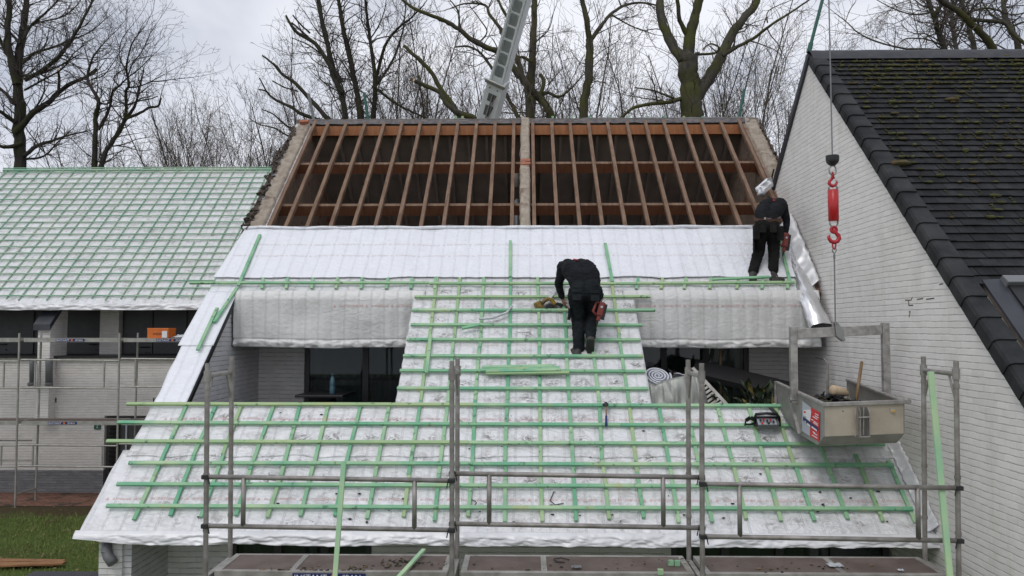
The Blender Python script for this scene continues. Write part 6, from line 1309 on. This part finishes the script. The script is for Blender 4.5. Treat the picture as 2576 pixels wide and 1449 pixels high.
tree('slender grey trunk that forks once, its branch bending over towards the largest trunk', 27.0, [
 (R2(wl([(1830,1020),(1830,800),(1868,600),(1872,420),(1870,300)], 72, 60)), .35, 't'), (R2(wl([(1872,310),(1850,150),(1818,0),(1810,-40)], 46, 32)), .7, 'b'), (R2(wl([(1885,300),(1970,180),(2030,110),(2130,45),(2250,20),(2380,40)], 34, 12)), .6, 'b'),
 (R2(wl([(2040,110),(2120,160),(2220,210),(2360,260)], 16, 6)), .9, 'b'), (R2(wl([(2110,45),(2095,0),(2080,-40)], 14, 8)), .6, 'b'), (R2(wl([(1880,470),(1960,390),(2060,330)], 9, 4)), 1, 'b')], 7, BM)
tree('thickest mossy trunk with heavy forking limbs next to the white gable', 25.5, [
 (R3(wl([(75,1040),(65,860),(58,700),(45,520),(30,420)], 178, 138)), .2, 't'), (R3(wl([(20,470),(-85,330),(-155,150),(-180,-40)], 84, 56)), .4, 'b'), (R3(wl([(35,440),(62,230),(100,100),(135,-40)], 92, 62)), .4, 'b'), (R3(wl([(40,280),(-20,150),(-45,-40)], 42, 26)), .5, 'b'),
 (R3(wl([(95,740),(200,590),(290,430),(360,280),(450,150),(540,40),(585,-50)], 100, 50)), .5, 'b'), (R3(wl([(300,420),(420,350),(560,270),(680,180),(820,90),(940,10)], 32, 12)), .8, 'b'), (R3(wl([(20,500),(70,430),(120,405),(100,405)], 34, 22)), .1, 's'), (R3(wl([(120,410),(240,400),(275,360),(210,330),(150,375)], 22, 10)), .4, 's'),
 (R3(wl([(0,740),(-95,770),(-275,790),(-380,820),(-470,890)], 36, 20)), .5, 'b'), (R3(wl([(-30,760),(-200,690),(-360,660)], 20, 8)), .7, 's'), (R3(wl([(640,170),(650,80),(820,0)], 12, 5)), 1, 'b'), (R3(wl([(-150,760),(-300,740),(-420,720)], 12, 5)), .9, 'b')], 8, BM)
tree('dark mossy tree with two crossing limbs behind the slate roof ridge', 24, [
 (R3(wl([(1995,420),(1930,250),(1890,100),(1830,-40)], 46, 30)), .7, 'T'), (R3(wl([(1700,372),(1480,320),(1330,250),(1230,160),(1150,100)], 15, 5)), 1.1, 'b'), (R3(wl([(1970,350),(1850,300),(1700,290),(1630,330)], 13, 8)), .7, 's'), (R3(wl([(1900,90),(1750,110),(1600,70),(1450,-10)], 15, 6)), 1.2, 'b'), (R3(wl([(1990,380),(1840,370),(1700,372)], 14, 14)), .3, 's'), (R3(wl([(1230,160),(1260,80),(1300,20)], 5, 3)), 1.5, 'b'), (R3(wl([(1900,110),(1960,20),(1990,-40)], 26, 18)), .8, 'b')], 9, BM)
tree('leaning mossy trunk behind the slate roof ridge, the one bending furthest', 22.5, [
 (R3(wl([(2370,420),(2280,280),(2180,180),(2080,90),(1960,10),(1920,-40)], 60, 34)), .6, 'T'), (R3(wl([(2080,100),(2200,150),(2420,170),(2500,260),(2600,340)], 32, 26)), .6, 'b'), (R3(wl([(2420,180),(2350,280),(2250,360)], 12, 6)), .6, 'b'), (R3(wl([(2120,110),(2300,60),(2480,110),(2600,90)], 18, 8)), .9, 'b')], 10, BM)
tree('pale birch with hanging twigs behind the slate roof', 26, [
 (R3(wl([(2070,420),(2042,220),(2030,110),(2045,-40)], 36, 20)), 1.3, 'T'), (R3(wl([(2040,300),(1960,240),(1860,200)], 10, 4)), 2, 'b'), (R3(wl([(2035,150),(1900,60),(1780,80),(1700,120)], 9, 3)), 2.4, 'b'), (R3(wl([(2040,100),(2130,20),(2230,60)], 9, 4)), 2, 'b'), (R3(wl([(2035,60),(1850,-20),(1650,20),(1540,90)], 9, 3)), 2.4, 'b')], 11, M['birch'], droop=.5, tw_mat='twigl', rmin=.005)
tree('stout mossy stem behind the slate ridge, directly beside the birch', 25, [(R3(wl([(2212,420),(2160,200),(2120,60),(2090,-40)], 42, 28)), .8, 'T'), (R3(wl([(2165,220),(2230,120),(2300,30)], 14, 6)), 1, 'b')], 12, BM)
tree('dark trunk at the far end of the slate ridge', 23.5, [(R3(wl([(2540,420),(2520,300),(2450,180),(2425,60),(2420,-40)], 52, 32)), .7, 'T'), (R3(wl([(2455,180),(2330,110),(2240,-20)], 22, 10)), .9, 'b'), (R3(wl([(2470,210),(2560,170),(2640,160)], 20, 12)), .7, 'b')], 13, BM)
# ---- thin trees of the thicket: a few kinds, each copied
def thicket(seed, H, stems, spread, tw='twig', dens=1.0):
    R_ = np.random.default_rng(seed); Tk, Cr = TM(), TM()
    for k in range(stems):
        a = R_.uniform(0, 6.28); d = np.array([math.cos(a)*spread*R_.uniform(.2, 1), math.sin(a)*spread*R_.uniform(.2, 1), 1.]); L = H*R_.uniform(.7, 1); n = 10; p = np.array([math.cos(a)*.25, math.sin(a)*.25, -.1]); pts = [p]; r0 = R_.uniform(.03, .065)*(H/14)
        for i in range(n): d = d/np.linalg.norm(d)+R_.normal(0, .07, 3); d[2] += .03; pts.append(pts[-1]+d/np.linalg.norm(d)*L/n)
        pts = np.array(pts); rr = r0*(1-np.linspace(0, 1, n+1)*.85)+.006; Tk.tube(pts, rr, 6, 0)
        for _ in range(int(22*dens)):
            t = R_.uniform(.25, 1)*n; i = min(int(t), n-1); q = pts[i]+(pts[i+1]-pts[i])*(t-i); dd = pts[i+1]-pts[i]; dd /= np.linalg.norm(dd); s = np.cross(dd, R_.normal(0, 1, 3)); s /= np.linalg.norm(s)+1e-9; an = R_.uniform(.35, .8)
            grow(Cr, R_, q, dd*math.cos(an)+s*math.sin(an), R_.uniform(.10, .24)*H*(1.15-.5*t/n), max(.006, rr[i]*.5), 1, 3, .09, .8, .0052, .17)
    o = thing('thin_tree', (0, 0, 0), 'x', 'tree'); Tk.build('trunk', [M['thick'], M['cut']], o); Cr.build('crown', [M['thick'], M[tw]], o); return o
protos = [thicket(101, 15, 4, .28, 'twigl'), thicket(102, 15, 6, .22, 'twigl'), thicket(103, 15, 3, .34, 'twigl'), thicket(104, 15, 5, .18, 'twigl')]
used = set(); tr_ = random.Random(17)
GL = ('thin grey bare trees of the thicket between the batten roof and the rafters', 'thin bare tree in the low thicket between the batten-roofed house and the open rafters')
GM = ('thin bare trees of the thicket behind the open rafters', 'thin bare tree standing in the tall thicket behind the open rafters')
GN = ('thin bare trees behind the slate roof', 'thin bare tree rising behind the slate roof and its white gable')
def put(k, x, Y, H, g):
    o = protos[k % 4]; new = k % 4 in used; used.add(k % 4)
    if new:
        c = o.copy(); COL.objects.link(c)
        for ch in o.children: d = ch.copy(); COL.objects.link(d); d.parent = c
        o = c
    p = pY(x, 700, Y); o.location = (p.x, Y, 0); s = H/15; o.scale = (s, s, s); o.rotation_euler = (0, 0, tr_.uniform(0, 6.28)); tag(o, g[1], 'tree', g[0])
k = 0
for x, ytop in ((262, 300), (330, 262), (392, 270), (430, 238), (470, 228), (505, 262), (540, 240), (575, 262), (600, 236), (632, 240), (660, 232), (690, 226), (715, 236), (745, 236), (300, 330), (120, 330), (180, 345), (410, 250), (488, 246), (560, 250), (616, 238), (675, 236), (702, 232), (758, 246)):
    Y = tr_.uniform(33, 40); H = pY(x, ytop-8, Y).z*1.02; put(k, x, Y, H, GL); k += 1
for x, ytop in ((800, 120), (850, 60), (905, -30), (960, 20), (1010, -40), (1060, 10), (1105, 60), (1160, -20), (1345, 40), (1400, -30), (1500, 60), (1555, 20), (1600, 60), (1640, 30), (1690, 80), (1830, 60), (1870, 10), (1905, -40), (1945, 0), (1975, 60), (2010, 20), (1930, 60), (1060, 190), (1130, 200), (1540, 190), (1870, 170), (880, 90), (985, 70), (1085, -20), (1185, 60), (1375, 10), (1525, -30), (1620, 0), (1890, 30), (1960, 30)):
    Y = tr_.uniform(30, 38); H = pY(x, ytop, Y).z; put(k, x, Y, H, GM); k += 1
for x, ytop in ((2120, 75), (2180, 92), (2300, 40), (2450, 20), (2540, 40)):
    Y = tr_.uniform(30, 34); put(k, x, Y, pY(x, ytop, Y).z, GN); k += 1
